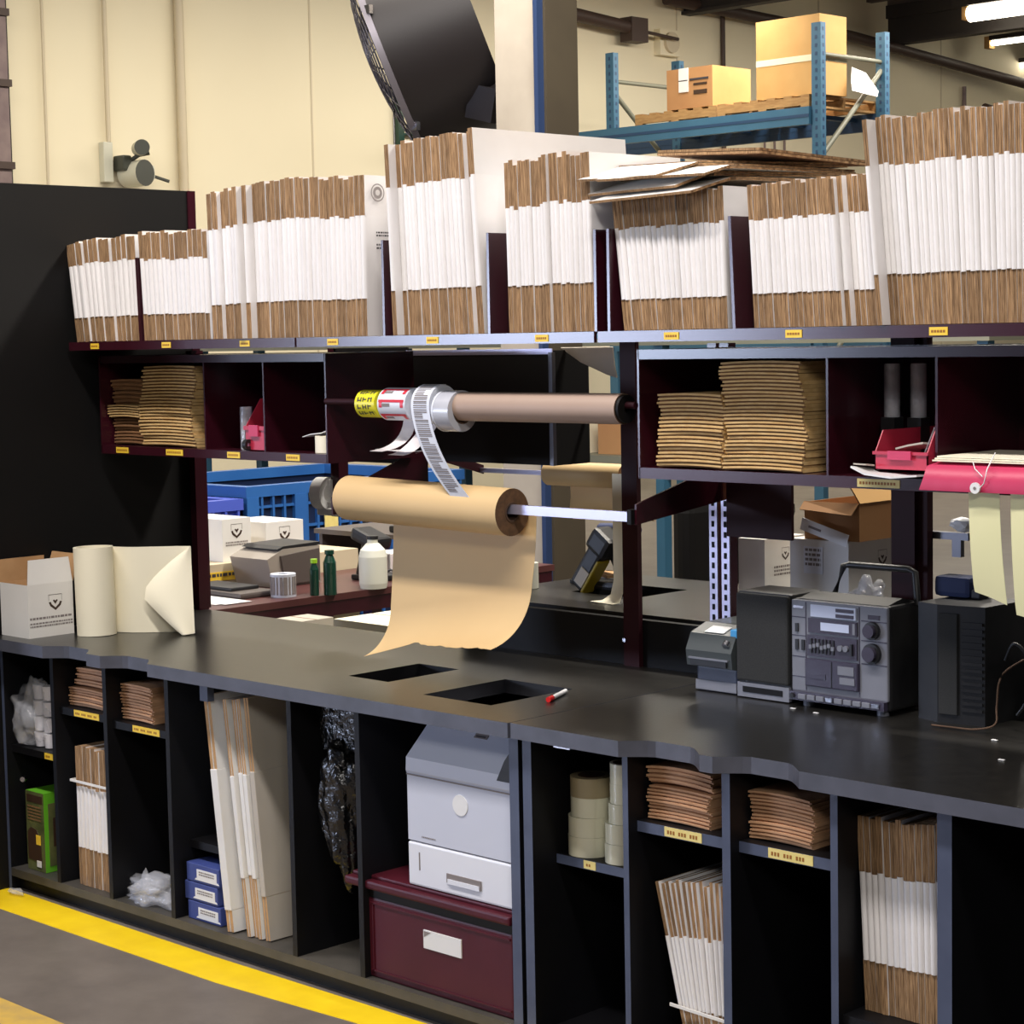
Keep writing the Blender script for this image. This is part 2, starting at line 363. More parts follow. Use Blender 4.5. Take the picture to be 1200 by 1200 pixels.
# ---- column and drum fan
t = thing('building_column', 'beige steel building column with dark guard behind the box stacks', 'column', (-3.425, 3.635, 0))
def qcol(cx, cy, w):
    b = MB(); b.box(cx-w/2, cx+w/2, cy-w/2, cy+w/2, 0, 6, 'column_paint'); return b
part(t, 'column_shaft', qcol(-3.443, 3.697, .26))
b = MB(); b.box(-3.313, -3.288, 3.555, 3.595, 0, 6, 'blue_edge'); part(t, 'blue_strip', b)
b = MB(); b.box(-3.313, -3.273, 3.595, 3.81, 0, 6, 'olive_dark'); b.box(-3.273, -3.262, 3.79, 3.81, 2.2, 2.4, 'olive_dark'); part(t, 'column_guard', b)
def fan():
    t = thing('drum_fan', 'large black drum fan hung from the beige column', 'fan', (-3.55, 3.2, 3.12))
    c = Vector((-4.36, 3.60, 3.08)); a = Vector((-.68, -.62, -.34)).normalized(); Rr = .55; dp = .48
    back = c-a*dp
    bm = MB(); bm.ring(c, back, Rr-.012, Rr, 'fan_black', n=48); part(t, 'drum', bm)
    u = a.cross(Vector((0, 0, 1))).normalized(); v = a.cross(u)
    g = MB()
    for k in range(9):
        rr = Rr*(k+1)/9.2; dome = .09*(1-(rr/Rr)**2)
        g.tube([c+a*(dome+.005)+(u*math.cos(2*math.pi*i/36)+v*math.sin(2*math.pi*i/36))*rr for i in range(37)], .004, 'fan_wire', 5)
    for k in range(20):
        an = 2*math.pi*k/20; g.tube([c+a*(.09*(1-q*q)+.005)+(u*math.cos(an)+v*math.sin(an))*Rr*q for q in (.1, .4, .7, .9, 1)], .004, 'fan_wire', 5)
    g.ring(c+a*.012, c-a*.02, Rr-.005, Rr+.018, 'fan_wire', n=48)
    part(t, 'front_grille', g)
    g = MB()
    for k in range(3):
        an = 2*math.pi*k/3+.3; d = u*math.cos(an)+v*math.sin(an); e = a.cross(d)
        g.sheet([[c-a*(.2+s_*.05)+d*q+e*(s_*.11) for s_ in (-1, 0, 1)] for q in (.08, .25, .44)], .004, 'fan_black')
    g.cyl(c-a*.1, c-a*.36, .1, 'fan_black'); part(t, 'blades', g)
    g = MB()
    for k in range(4):
        an = 2*math.pi*k/4+.5; g.tube([c-a*.3, back+(u*math.cos(an)+v*math.sin(an))*Rr], .01, 'fan_black')
    part(t, 'motor_struts', g)
    for an in (.2, 1.2, 2.3, 3.4, 4.5, 5.5):
        g = MB(); d = u*math.cos(an)+v*math.sin(an); g.box(-.02, .02, -.012, .012, -.02, .02, 'chrome', Matrix.Translation(c+d*(Rr+.012)-a*.02)); part(t, 'grille_clip', g)
    g = MB(); g.box(-.09, .09, -.05, .05, -.09, .07, 'fan_black', Matrix.Translation((-3.72, 3.66, 2.80)) @ Matrix.Rotation(R(14), 4, 'Y')); g.tube([(-3.72, 3.66, 2.82), (-3.595, 3.66, 2.86)], .04, 'fan_black'); g.tube([(-3.75, 3.7, 2.86), (-3.95, 3.85, 2.95)], .04, 'fan_black'); part(t, 'mounting_bracket', g)
    g = MB(); g.tube([(-3.88, 3.2, 2.3), (-3.88, 3.2, 2.70), (-4.1, 3.4, 2.78)], .005, 'fan_black'); part(t, 'pull_cord', g)
fan()

# ---- pallet rack
def pallet_rack():
    t = thing('pallet_rack', 'tall blue pallet rack along the far cream wall', 'rack', (-10, 13.5, 0))
    for name, x, y in (('front_upright', -11.28, 13.0), ('front_upright', -8.62, 13.0), ('rear_upright', -11.28, 14.07), ('rear_upright', -8.62, 14.07), ('front_upright', -14+.0001, 13.0)):
        if x < -12.4: continue
        h = 4.62
        b = MB(); b.box(x-.055, x+.055, y-.04, y+.04, 0, h, 'rack_blue')
        for k in range(40):
            z = 1.5+k*.078
            b.box(x-.012, x+.012, y-.043, y-.039, z, z+.035, 'rack_deep'); b.box(x+.0545, x+.057, y-.012, y+.012, z, z+.035, 'rack_deep')
        part(t, name, b)
    for x in (-11.28, -8.62):
        for z in (1.2, 2.5, 4.33):
            b = MB(); b.tube([(x, 13, z), (x, 14.07, z)], .022, 'rack_grey'); part(t, 'horizontal_brace', b)
        for z0, z1 in ((1.2, 2.4), (3.36, 4.25)) if x > -10 else ((1.2, 2.4), (4.2, 3.4)):
            b = MB(); b.tube([(x, 13.04, z0), (x, 14.05, z1)], .026, 'rack_grey'); part(t, 'diagonal_brace', b)
    for y in (13.0, 14.07):
        b = MB(); y0 = y-.05 if y < 14 else y
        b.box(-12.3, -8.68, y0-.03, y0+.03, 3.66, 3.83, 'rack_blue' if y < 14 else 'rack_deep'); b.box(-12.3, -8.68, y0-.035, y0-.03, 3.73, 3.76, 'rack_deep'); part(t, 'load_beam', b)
        for zl in (1.5, 2.85):
            b = MB(); b.box(-11.22, -8.68, y0-.03, y0+.03, zl, zl+.12, 'rack_blue'); part(t, 'load_beam', b)
    for x in (-11.0, -10.3, -9.6, -8.95):
        b = MB(); b.box(x-.04, x+.04, 13.0, 14.07, 3.76, 3.80, 'rack_deep'); part(t, 'cross_bar', b)
pallet_rack()
def pallet(x0, x1, y0, y1, z, label):
    t = thing('wooden_pallet', label, 'pallet', ((x0+x1)/2, (y0+y1)/2, z))
    b = MB()
    for k in range(6):
        q = x0+(x1-x0-.1)*k/5; b.box(q, q+.1, y0, y1, z+.10, z+.12, 'pallet_wood')
    part(t, 'deck_boards', b)
    for y in (y0, (y0+y1)/2-.02, y1-.04):
        b = MB(); b.box(x0, x1, y, y+.04, z+.02, z+.1, 'pallet_wood'); part(t, 'stringer', b)
    b = MB()
    for k in range(3):
        q = x0+(x1-x0-.1)*k/2; b.box(q, q+.1, y0, y1, z, z+.02, 'pallet_wood')
    part(t, 'bottom_boards', b)
pallet(-9.83, -8.7, 12.95, 14.1, 3.83, 'brown wooden pallet under the tall carton on the rack')
pallet(-10.95, -9.87, 12.98, 14.1, 3.83, 'pale wooden pallet under the small printed carton')
def carton(name, x0, x1, y0, y1, z0, z1, label, m='carton', mf=None, marks=None):
    t = thing(name, label, 'box', ((x0+x1)/2, (y0+y1)/2, z0))
    mf = mf or m
    b = MB(); b.box(x0, x1, y0, y1, z0, z1, [m, m, mf, m, m, mf]); b.box((x0+x1)/2-.002, (x0+x1)/2+.002, y0-.001, y1, z1, z1+.001, 'kraft_dark'); part(t, 'carton_body', b)
    if marks:
        g = MB(); marks(g); part(t, 'printing', g)
    return t
def mkA(g):
    g.box(-10.36, -10.24, 12.985, 13.0, 4.12, 4.36, 'box_white_plain'); g.box(-10.36, -10.24, 12.984, 12.986, 4.23, 4.24, 'ink')
    g.box(-10.22, -9.98, 12.99, 13.0, 4.23, 4.25, 'ink'); g.box(-10.17, -10.0, 12.99, 13.0, 4.18, 4.2, 'brown_print'); g.box(-10.17, -10.0, 12.99, 13.0, 4.09, 4.13, 'brown_print')
carton('carton', -10.53, -9.93, 13.0, 13.62, 3.955, 4.36, 'small printed brown carton on the left pallet of the rack', 'carton', 'carton_dark', mkA)
t = carton('carton', -9.42, -9.1+.45, 13.06, 13.5, 3.955, 4.72, 'tall shiny brown carton behind the blue upright', 'carton', 'carton')
g = MB(); g.box(-9.42, -8.65, 13.055, 13.06, 4.28, 4.34, 'tape_clear'); g.box(-8.65, -8.645, 13.06, 13.5, 4.28, 4.34, 'tape_clear'); part(t, 'packing_tape', g)
b = MB(); b.sheet([[(-8.55, 13.45, 4.0), (-8.5, 13.8, 3.96)], [(-8.6, 13.5, 4.1), (-8.52, 13.85, 4.02)], [(-8.66, 13.6, 4.25), (-8.6, 13.75, 4.2)]], .004, 'box_white_plain'); solo('loose_sheet', b, 'loose white sheet hanging beside the tall carton', 'paper', (-8.6, 13.6, 4.0))
b = MB(); b.box(-11.2, -8.7, 13.0, 14.05, 2.971, 2.99, 'rack_grey'); solo('rack_deck', b, 'grey deck board on the lower rack level behind the loose flat boxes', 'board', (-10, 13.5, 2.97))
carton('carton', -10.0, -9.48, 13.3, 13.8, 2.991, 3.44, 'upper small carton glimpsed above the loose flat boxes, under the rack beam', 'carton_dark')
carton('carton', -9.46, -9.15, 13.2, 13.7, 2.991, 3.33, 'lower orange carton glimpsed right of the loose flat boxes, under the rack beam', 'carton')
t = thing('wall_shelf', 'green wall shelf under the brown carton glimpsed below the fan', 'shelf', (-12.3, 11.8, 3.7))
b = MB(); b.box(-12.5, -11.9, 11.3, 12.3, 3.78, 3.82, 'rack_blue'); part(t, 'shelf_board', b)
b = MB(); b.box(-12.49, -12.43, 11.0, 11.08, 3.0, 4.3, 'bottle_green'); b.box(-12.49, -12.43, 11.08, 12.3, 3.76, 3.78, 'bottle_green'); part(t, 'wall_bracket', b)
carton('carton', -12.4, -12.0, 11.5, 12.0, 3.822, 4.06, 'brown carton glimpsed under the fan left of the column', 'carton')
# ceiling lamps
for k, (x, y, z, l) in enumerate(((-10.5, 19.3, 5.58, 'nearest and brightest fluorescent ceiling lamp at the top right corner'), (-11.6, 21.6, 5.54, 'middle fluorescent ceiling lamp with tan end cap, top right'), (-12.2, 23.2, 5.42, 'lowest fluorescent ceiling lamp with yellow green end cap, top right'))):
    t = thing('fluorescent_lamp', l, 'lamp', (x, y, z), 'fluorescent lamps on the ceiling')
    r0 = .10 if k == 0 else .035
    b = MB(); b.cyl((x-.4, y, z), (x+2.0, y, z), r0, 'tube_glow', 16); part(t, 'tube', b)
    b = MB(); b.box(x-.48, x-.4, y-.07, y+.07, z-.07, z+.09, 'lamp_housing' if k == 2 else 'carton'); part(t, 'end_cap', b)
    b = MB(); b.box(x-.4, x+2.0, y-.08, y+.08, z+r0, z+r0+.06, 'beam_dark'); part(t, 'housing', b)

# ================================================================== BENCH
def poly_slab(outer, holes, z0, z1, mtop, mside, mhole=None):
    bm = bmesh.new()
    loops = []
    for lp in [outer]+holes:
        vs = [bm.verts.new((x, y, z1)) for x, y in lp]
        es = [bm.edges.new((vs[i], vs[(i+1) % len(vs)])) for i in range(len(vs))]; loops.append(vs)
    bmesh.ops.triangle_fill(bm, edges=bm.edges[:], use_beauty=True, use_dissolve=False)
    mb = MB(); bm.verts.index_update()
    top = [v.co.copy() for v in bm.verts]; fs = [[v.index for v in f.verts] for f in bm.faces]
    n = len(top); allv = top+[Vector((v.x, v.y, z0)) for v in top]
    mb.add(allv, fs, mtop); mb.add(allv, [[i+n for i in reversed(f)] for f in fs], mside)
    for li, vs in enumerate(loops):
        ms = mside if li == 0 else (mhole or mside)
        idx = [v.index for v in vs]
        for i in range(len(idx)):
            a, c = idx[i], idx[(i+1) % len(idx)]; mb.add([allv[a], allv[c], allv[c+n], allv[a+n]], [(0, 1, 2, 3)], ms)
    bm.free(); return mb
def scallop(x0, x1, y, d=.05, n=14):
    pts = []
    for i in range(n+1):
        u_ = i/n; pts.append((x0+(x1-x0)*u_, y+d*min(1, math.sin(math.pi*u_)*1.35)**1.0))
    return pts
def front(seq, y):
    out = []
    for s_ in seq: out += scallop(s_[0], s_[1], y)
    return out
t = thing('packing_counter', 'left dark laminate counter top with two rectangular waste cutouts', 'counter', (-1.1, .38, .764))
outer = [(-2.235, -.02)]+front([(-1.93, -1.70), (-1.63, -1.40)], -.02)+[(-.002, -.005), (-.002, .79), (-2.235, .79)]
b = poly_slab(outer, [[(-.80, .2), (-.642, .2), (-.642, .455), (-.80, .455)], [(-.433, .13), (-.192, .13), (-.192, .42), (-.433, .42)]], .764, .8, 'laminate_top', 'laminate_edge', 'black_laminate')
part(t, 'counter_slab', b)
t = thing('packing_counter', 'right dark laminate counter top carrying the stereo', 'counter', (1.1, .38, .764))
outer = [(.002, 0)]+front([(.335, .565), (.60, .825)], 0)+[(2.24, 0), (2.24, .79), (.002, .79)]
b = poly_slab(outer, [], .764, .8, 'laminate_top', 'laminate_edge'); part(t, 'counter_slab', b)

YC = .03   # cabinet front plane
def vert(t, x0, x1, z0=.07, z1=.764, name='divider', y1=.76, edge='cabinet_edge', y0=YC):
    b = MB(); b.box(x0, x1, y0, y1, z0, z1, ['black_laminate', 'black_laminate', edge, 'black_laminate', 'black_laminate', 'black_laminate']); return part(t, name, b)
def hshelf(t, x0, x1, z, th=.022, y0=.05, lab=None, labm='label_yellow', y1=.74, edge='cabinet_edge'):
    b = MB(); b.box(x0, x1, y0, y1, z-th, z, ['black_laminate', 'black_laminate', edge, 'black_laminate', 'black_laminate', 'black_laminate']); s_ = part(t, 'shelf', b)
    if lab:
        b = MB(); b.box(lab[0], lab[1], y0-.0015, y0, z-th+.002, z-.001, labm)
        nn = int((lab[1]-lab[0])/.008)
        for k in range(1, nn-1):
            if k % 4: b.box(lab[0]+k*.008, lab[0]+k*.008+.005, y0-.002, y0-.0015, z-th+.008, z-.008, 'label_ink')
        sub(s_, 'shelf_label', b, 'yellow shelf label')
t = thing('base_cabinet', 'left black open cabinet under the counter, five cubbies wide', 'cabinet', (-1.1, .4, 0))
b = MB(); b.box(-2.235, -.005, .06, .76, .0, .045, 'black_laminate'); part(t, 'plinth', b)
b = MB(); b.box(-2.235, -.036, YC, .76, .045, .07, ['black_laminate', 'cabinet_floor', 'cabinet_floor', 'black_laminate', 'black_laminate', 'black_laminate']); part(t, 'bottom_board', b)
b = MB(); b.box(-2.235, -.005, .76, .775, 0, .764, 'black_laminate'); part(t, 'back_panel', b)
vert(t, -2.25, -2.235, name='side_panel', z0=0); vert(t, -.034, -.004, 0, name='side_panel')
for x in (-1.965, -1.69, -1.385): vert(t, x-.009, x+.009, edge='black_laminate')
for x in (-.845, -.575): vert(t, x-.009, x+.009, edge='black_laminate')
hshelf(t, -2.235, -1.974, .455, lab=(-2.05, -2.005), edge='black_laminate')
hshelf(t, -1.956, -1.699, .607, lab=(-1.88, -1.75), edge='black_laminate')
hshelf(t, -1.681, -1.394, .597, lab=(-1.58, -1.45), edge='black_laminate')
hshelf(t, -1.376, -1.212, .287, edge='black_laminate', y0=.09)
b = MB(); b.cyl((-2.16, .045, .36), (-2.15, .03, .36), .008, 'chrome', 12); part(t, 'cabinet_bolt', b)
b = MB(); b.box(-1.225, -1.19, .028, .05, .71, .764, 'cabinet_edge'); part(t, 'counter_bracket', b)
t = thing('base_cabinet', 'right dark cabinet with blue grey edges holding tape and envelopes', 'cabinet', (1.1, .4, 0))
b = MB(); b.box(.01, 2.2, .06, .76, 0, .045, 'black_laminate'); part(t, 'plinth', b)
b = MB(); b.box(.01, 2.2, YC, .76, .045, .07, 'black_laminate'); part(t, 'bottom_board', b)
b = MB(); b.box(.01, 2.2, .76, .775, 0, .764, 'black_laminate'); part(t, 'back_panel', b)
vert(t, .010, .038, 0, name='side_panel'); vert(t, 2.17, 2.2, 0, name='side_panel')
vert(t, .319, .335, y0=YC); vert(t, .600, .622); vert(t, .880, .898); vert(t, 1.132, 1.165)
hshelf(t, .038, .319, .478, lab=(.125, .162), labm='label_pale', y0=.11)
hshelf(t, .335, .600, .612, lab=(.415, .52), labm='label_pale', y0=.06, th=.024)
hshelf(t, .622, .880, .612, lab=(.70, .815), labm='label_pale', y0=.06, th=.024)
hshelf(t, .898, 1.132, .300, y0=.045, th=.018, edge='black_laminate')
b = MB(); b.box(.12, .17, .02, .05, .755, .764, 'chrome'); part(t, 'counter_bracket', b)

# ---- back divider between the two benches, posts
t = thing('bench_divider', 'low black panel between the front counter and the bench behind', 'panel', (.4, .8, .6))
b = MB(); b.box(-.88, 2.2, .795, .82, 0, .925, 'black_panel'); part(t, 'panel_sheet', b)
b = MB()
b.cyl((-.33, .770, .87), (-.33, .778, .87), .006, 'chrome', 12)
solo_post = thing('maroon_post', 'maroon steel post rising from the counter beside the kraft roll', 'post', (-.31, .78, .8))
q = MB(); q.box(-.337, -.283, .778, .794, .80, 1.70, 'maroon_matte'); part(solo_post, 'post_face', q); part(solo_post, 'bolt', b)
t = thing('maroon_post', 'wide maroon steel post behind the stereo', 'post', (.6, .78, .8))
b = MB(); b.box(.535, .60, .755, .794, .8, 1.68, 'maroon_matte'); b.box(.60, .625, .77, .794, .8, 1.68, 'maroon_matte'); part(t, 'post_face', b)
for z in (1.03, 1.045):
    b = MB(); b.cyl((.61, .765, z), (.61, .77, z), .006, 'chrome', 12); part(t, 'bolt', b)
for i, x in enumerate((-.043, -.003)):
    t = thing('slotted_upright', ('left' if i == 0 else 'right')+' strip of the pair of slotted maroon uprights behind the thermal printer', 'upright', (x, .81, .93))
    b = MB(); b.box(x-.013, x+.013, .80, .806, .93, 1.30, 'bar_metal')
    b.box(x+.013, x+.016, .80, .83, .93, 1.66, 'maroon'); b.box(x-.013, x+.013, .80, .806, 1.3, 1.66, 'maroon'); part(t, 'strip', b)
    b = MB()
    for k in range(13): b.box(x-.004, x+.004, .7985, .80, .945+k*.027, .96+k*.027, 'black_panel')
    part(t, 'slots', b)

# ---- partition at left
t = thing('partition_panel', 'tall black partition closing the left end of the bench', 'partition', (-2.26, .4, 0))
b = MB(); b.box(-2.29, -2.255, -.35, .80, 0, 2.185, 'black_panel'); part(t, 'panel_sheet', b)
b = MB(); b.box(-2.295, -2.25, .80, .83, 0, 2.185, 'maroon'); part(t, 'edge_trim', b)
b = MB(); b.box(-2.235, -2.205, .76, .80, .8, 1.66, 'maroon'); b.box(-2.25, -2.235, .77, .83, .8, 1.66, 'maroon'); part(t, 'edge_post', b)

# ================================================================== UPPER SHELVES
ZS = 1.695
def top_shelf(x0, x1, labs, label, pale=False):
    t = thing('top_shelf', label, 'shelf', ((x0+x1)/2, .5, 1.67), 'maroon steel top shelves')
    b = MB(); b.box(x0, x1, .315, .80, ZS-.005, ZS, 'maroon'); part(t, 'deck', b)
    b = MB(); b.box(x0, x1, .305, .315, 1.669, ZS, 'maroon'); part(t, 'front_lip', b)
    for x in labs:
        b = MB(); b.box(x-.022, x+.022, .3035, .305, 1.673, 1.69, 'label_yellow' if not pale else 'label_pale')
        for k in range(5): b.box(x-.017+k*.007, x-.012+k*.007, .303, .3035, 1.679, 1.684, 'label_ink')
        part(t, 'shelf_label', b, 'pale yellow shelf label')
top_shelf(-2.225, -1.112, (-2.082, -1.709, -1.334), 'left third of the maroon top shelf')
top_shelf(-1.104, .004, (-.95, -.556, -.167), 'middle third of the maroon top shelf above the paper rolls')
top_shelf(.016, 1.6, (.245, .592, .959), 'right third of the maroon top shelf above the pads')
def plate(x, h, label, tl=0, y1=.60, y0=.308):
    b = MB(); M_ = Matrix.Translation((x, 0, ZS)) @ Matrix.Rotation(tl, 4, 'Y')
    b.box(-.003, .003, y0+.004, y1, 0, h, 'maroon', M_); b.box(-.004, .004, y0, y0+.004, 0, h, 'maroon', M_); solo('shelf_divider', b, label, 'divider', (x, .4, ZS), 'maroon dividers on the top shelf')
plate(-1.868, .25, 'thin maroon divider inside the leftmost short box stack', R(-2), y0=.324)
plate(-.745, .25, 'maroon divider between the printed box face and the tall stack')
plate(-.352, .25, 'maroon divider between the two tall middle stacks')
plate(.008, .24, 'left maroon divider of the pair over the shelf joint')
plate(.050, .24, 'right maroon divider of the pair over the shelf joint')
plate(.425, .25, 'maroon divider right of the leaning stack', R(-2.5))

def cubby(x0, x1, divs, label, labs, labm, openright=False):
    t = thing('hanging_cubby', label, 'shelf unit', ((x0+x1)/2, .56, 1.345), 'maroon cubby units under the top shelf')
    y0, y1 = .40, .73
    b = MB(); b.box(x0, x1, y0+.002, y1, 1.640, 1.648, 'maroon'); b.box(x0, x1, y0, y0+.003, 1.627, 1.65, 'maroon'); part(t, 'roof', b)
    b = MB(); b.box(x0, x1, y0+.002, y1, 1.362, 1.368, 'maroon'); b.box(x0, x1, y0, y0+.003, 1.342, 1.368, 'maroon'); part(t, 'cubby_floor', b)
    b = MB(); b.box(x0, x1, y1, y1+.005, 1.345, 1.65, 'maroon'); part(t, 'back_panel', b)
    for x in (x0, x1):
        b = MB(); b.box(x-.003, x+.003, y0, y1, 1.342, 1.65, 'maroon'); part(t, 'side_panel', b)
    for x in divs:
        b = MB(); b.box(x-.003, x+.003, y0+.004, y1, 1.368, 1.640, 'maroon'); part(t, 'divider', b)
    for (xa, xb) in labs:
        b = MB(); b.box(xa, xb, y0-.0015, y0, 1.346, 1.364, labm)
        k = xa+.006
        while k < xb-.008: b.box(k, k+.005, y0-.002, y0-.0015, 1.352, 1.358, 'label_ink'); k += .008
        part(t, 'shelf_label', b, 'yellow shelf label')
cubby(-2.205, -1.10, (-1.665, -1.382), 'left maroon cubby unit with kraft mailers and a red bin', ((-2.125, -2.06), (-1.86, -1.775), (-1.555, -1.495), (-1.28, -1.22)), 'label_yellow')
cubby(.058, 1.6, (.607, .889), 'right maroon cubby unit holding stacks of cardboard pads', ((.69, .80),), 'label_pale')
# support plate under right cubby and arms for rolls
def arm(t, x, yf, zf):
    b = MB(); b.prism([(yf, zf-.02), (.80, zf+.02), (.80, 1.36), (.70, 1.34), (yf, zf+.03)], 'x', x-.003, x+.003, 'maroon'); part(t, 'arm', b)
holder = thing('roll_holder', 'maroon arms with a shiny flat steel bar through the large kraft roll', 'roll holder', (-.5, .6, 1.23))
arm(holder, .018, .43, 1.245); arm(holder, -1.12, .43, 1.215)
b = MB(); b.box(.03, .235, .765, .775, 1.17, 1.342, 'maroon_matte'); solo('stiffener_plate', b, 'dark maroon plate hanging below the right cubby unit', 'panel', (.27, .77, 1.17))

# ---- stuff under the shelf: upper rod with tapes, thin roll
def rod(name, x0, x1, y, z, r, m, label, cat='rod'):
    b = MB(); b.cyl((x0, y, z), (x1, y, z), r, m, 20); return solo(name, b, label, cat, ((x0+x1)/2, y, z))
YR = .40
rod('tape_rod', -1.097, .05, YR, 1.517, .009, 'maroon_matte', 'thin steel rod carrying the tape rolls')
t = thing('paper_roll', 'thin taupe paper roll on the upper rod', 'paper roll', (-.28, YR, 1.511))
b = MB(); b.ring((-.57, YR, 1.508), (.012, YR, 1.508), .014, .0375, 'kraft_roll_grey', 'roll_core'); part(t, 'wound_paper', b)
b = MB(); b.ring((.012, YR, 1.508), (.022, YR, 1.508), .01, .034, 'black_panel'); part(t, 'end_cap', b, 'black end cap')
b = MB(); b.ring((-.60, YR, 1.508), (-.57, YR, 1.508), .012, .03, 'roll_core'); part(t, 'core', b)
def tape_roll(x0, x1, r, m, label, z=None, core=.014, cm='roll_core'):
    z = 1.517-core+.009 if z is None else z
    t = thing('tape_roll', label, 'tape roll', ((x0+x1)/2, YR, z))
    b = MB(); b.ring((x0, YR, z), (x1, YR, z), core+.004, r, m, m); part(t, 'wound_tape', b)
    b = MB(); b.ring((x0-.001, YR, z), (x1+.001, YR, z), core, core+.004, cm); part(t, 'core', b)
    return t, z
t, z = tape_roll(-.935, -.855, .0375, 'tape_yellow', 'yellow warning tape roll with black letters, leftmost on the rod')
def glyph(b, cx, cz, r, ang, w, h, x, m='ink'):      # mark on a cylinder about x axis
    def pt(xx, a, rr): return (xx, YR-math.cos(a)*rr, cz+math.sin(a)*rr)
    n = 4; vs = []
    for i in range(n+1):
        a = ang-h/2+h*i/n; vs += [pt(x-w/2, a, r+.0006), pt(x+w/2, a, r+.0006)]
    b.add(vs, [(2*i, 2*i+1, 2*i+3, 2*i+2) for i in range(n)], m)
b = MB()
for ang in (.95, .35, -.2, -.7):
    for i in range(3):
        x = -.916+i*.021
        glyph(b, 0, z, .0375, ang, .004, .32, x-.006); glyph(b, 0, z, .0375, ang+.08*(i-1), .014, .08, x)
        if (i+int(ang*10)) % 2: glyph(b, 0, z, .0375, ang, .004, .32, x+.006)
part(t, 'black_lettering', b)
b = MB(); b.cyl((-.962, YR, z), (-.935, YR, z), .012, 'white_plastic', 16, r2=.02); part(t, 'hub_plug', b)
t, z = tape_roll(-.835, -.725, .044, 'tape_white', 'red and white label roll beside the yellow tape')
b = MB()
for ang in (.95, .1, -.8):
    glyph(b, 0, z, .044, ang+.12, .10, .16, -.78, 'tape_red'); glyph(b, 0, z, .044, ang-.1, .012, .35, -.822, 'tape_red'); glyph(b, 0, z, .044, ang-.1, .012, .35, -.738, 'tape_red'); glyph(b, 0, z, .044, ang-.12, .03, .2, -.80, 'ink_soft')
part(t, 'red_print', b)
b = MB(); rows = []
for i in range(12):
    u_ = i/11; rows.append([(-.815+dx-.03*u_*u_, YR+.035-.10*u_**2.5, z-.02-.105*math.sin(u_*1.45)) for dx in (0, .05)])
b.sheet(rows, .0006, 'backing_paper'); part(t, 'loose_tail', b)
b = MB(); rows = []
for i in range(10):
    u_ = i/9; rows.append([(-.70+dx-.10*u_, YR+.03-.07*u_, z-.02-.115*math.sin(u_*1.5)) for dx in (0, .06)])
b.sheet(rows, .0006, 'backing_paper'); b.sheet([[(-.84, YR-.05, 1.392), (-.84, YR-.01, 1.392)], [(-.72, YR-.05, 1.387), (-.72, YR-.01, 1.387)], [(-.66, YR-.04, 1.392), (-.66, YR, 1.392)]], .0006, 'backing_paper'); part(t, 'curled_tail', b)
t, z = tape_roll(-.69, -.62, .052, 'tape_white', 'white barcode label roll with a long tail hanging down')
b = MB(); rows = []
for i in range(22):
    u_ = i/21
    if u_ < .3: a = R(100)-R(110)*(u_/.3); p = (YR-math.cos(a)*.0535, z+math.sin(a)*.0535); x = -.69
    else: q = (u_-.3)/.7; p = (YR-.053+.035*q*q, z-.01-q*.235); x = -.69+.085*q*q+.03*q
    rows.append([(x+dx, p[0], p[1]) for dx in (0, .07)])
b.sheet(rows, .0008, 'tape_white'); tail = part(t, 'label_tail', b)
b = MB()
for i in range(2, 21):
    r0, r1 = rows[i-1], rows[i]
    for k in range(3):
        f0, f1 = k/3+.04, k/3+.04+(.22, .13, .18)[(i+k) % 3]
        def P_(f, c): return Vector(r0[0]).lerp(Vector(r1[0]), f)*(1-c)+Vector(r0[1]).lerp(Vector(r1[1]), f)*c+Vector((0, -.0012, .0004))
        b.add([P_(f0, .14), P_(f0, .86 if (i % 4) else .6), P_(f1, .86 if (i % 4) else .6), P_(f1, .14)], [(0, 1, 2, 3)], 'ink_soft')
sub(tail, 'barcode_print', b)
t, z = tape_roll(-.606, -.55, .054, 'tape_grey', 'clear packing tape roll at the left end of the taupe paper roll', core=.03)
for i, m_ in enumerate(('tape_white',)):
    b = MB(); b.ring((-.612, YR, z), (-.606, YR, z), .034, .055, m_); part(t, 'side_flange', b)

# ---- large kraft roll and bar
YK = .43
b = MB(); b.box(-1.11, .012, YK-.006, YK+.006, 1.232, 1.256, 'bar_metal'); b.box(.0, .013, YK-.012, YK+.012, 1.226, 1.262, 'black_panel'); part(holder, 'steel_bar', b)
t = thing('kraft_paper_roll', 'large kraft paper roll with a torn sheet hanging down to the counter', 'paper roll', (-.72, YK, 1.24))
b = MB(); b.ring((-1.045, YK, 1.247), (-.405, YK, 1.236), .026, .062, 'kraft_roll', 'roll_end', 40, 'roll_core'); roll = part(t, 'wound_paper', b)
b = MB(); b.ring((-1.047, YK, 1.247), (-.403, YK, 1.236), .021, .026, 'roll_core', n=32); part(t, 'core', b)
rows = []; nr, ncl = 40, 30
rs = random.Random(3)
torn = [0.0]
for _ in range(ncl): torn.append(max(-.007, min(.007, torn[-1]*.6+rs.uniform(-.005, .005))))
for i in range(nr+1):
    u_ = i/nr; row = []
    for j in range(ncl+1):
        v_ = j/ncl; x = -.930+.552*v_
        s0 = .30-.10*v_; rr = .13+.03*v_
        if v_ < .3: L_ = .474-.075*(v_/.3)**.8
        else: L_ = .399+.012*((v_-.3)/.7)+torn[j]
        s_ = u_*L_; y0 = YK+.0625
        if s_ < s0: y, z = y0-.015*(s_/s0)**2, 1.243-s_
        else:
            a = (s_-s0)/rr; y, z = y0-.015-rr*(1-math.cos(a)), 1.243-s0-rr*math.sin(min(a, 1.57))
        row.append((x-.008*u_-.03*v_*u_**3, y, max(z, .8015)))
    rows.append(row)
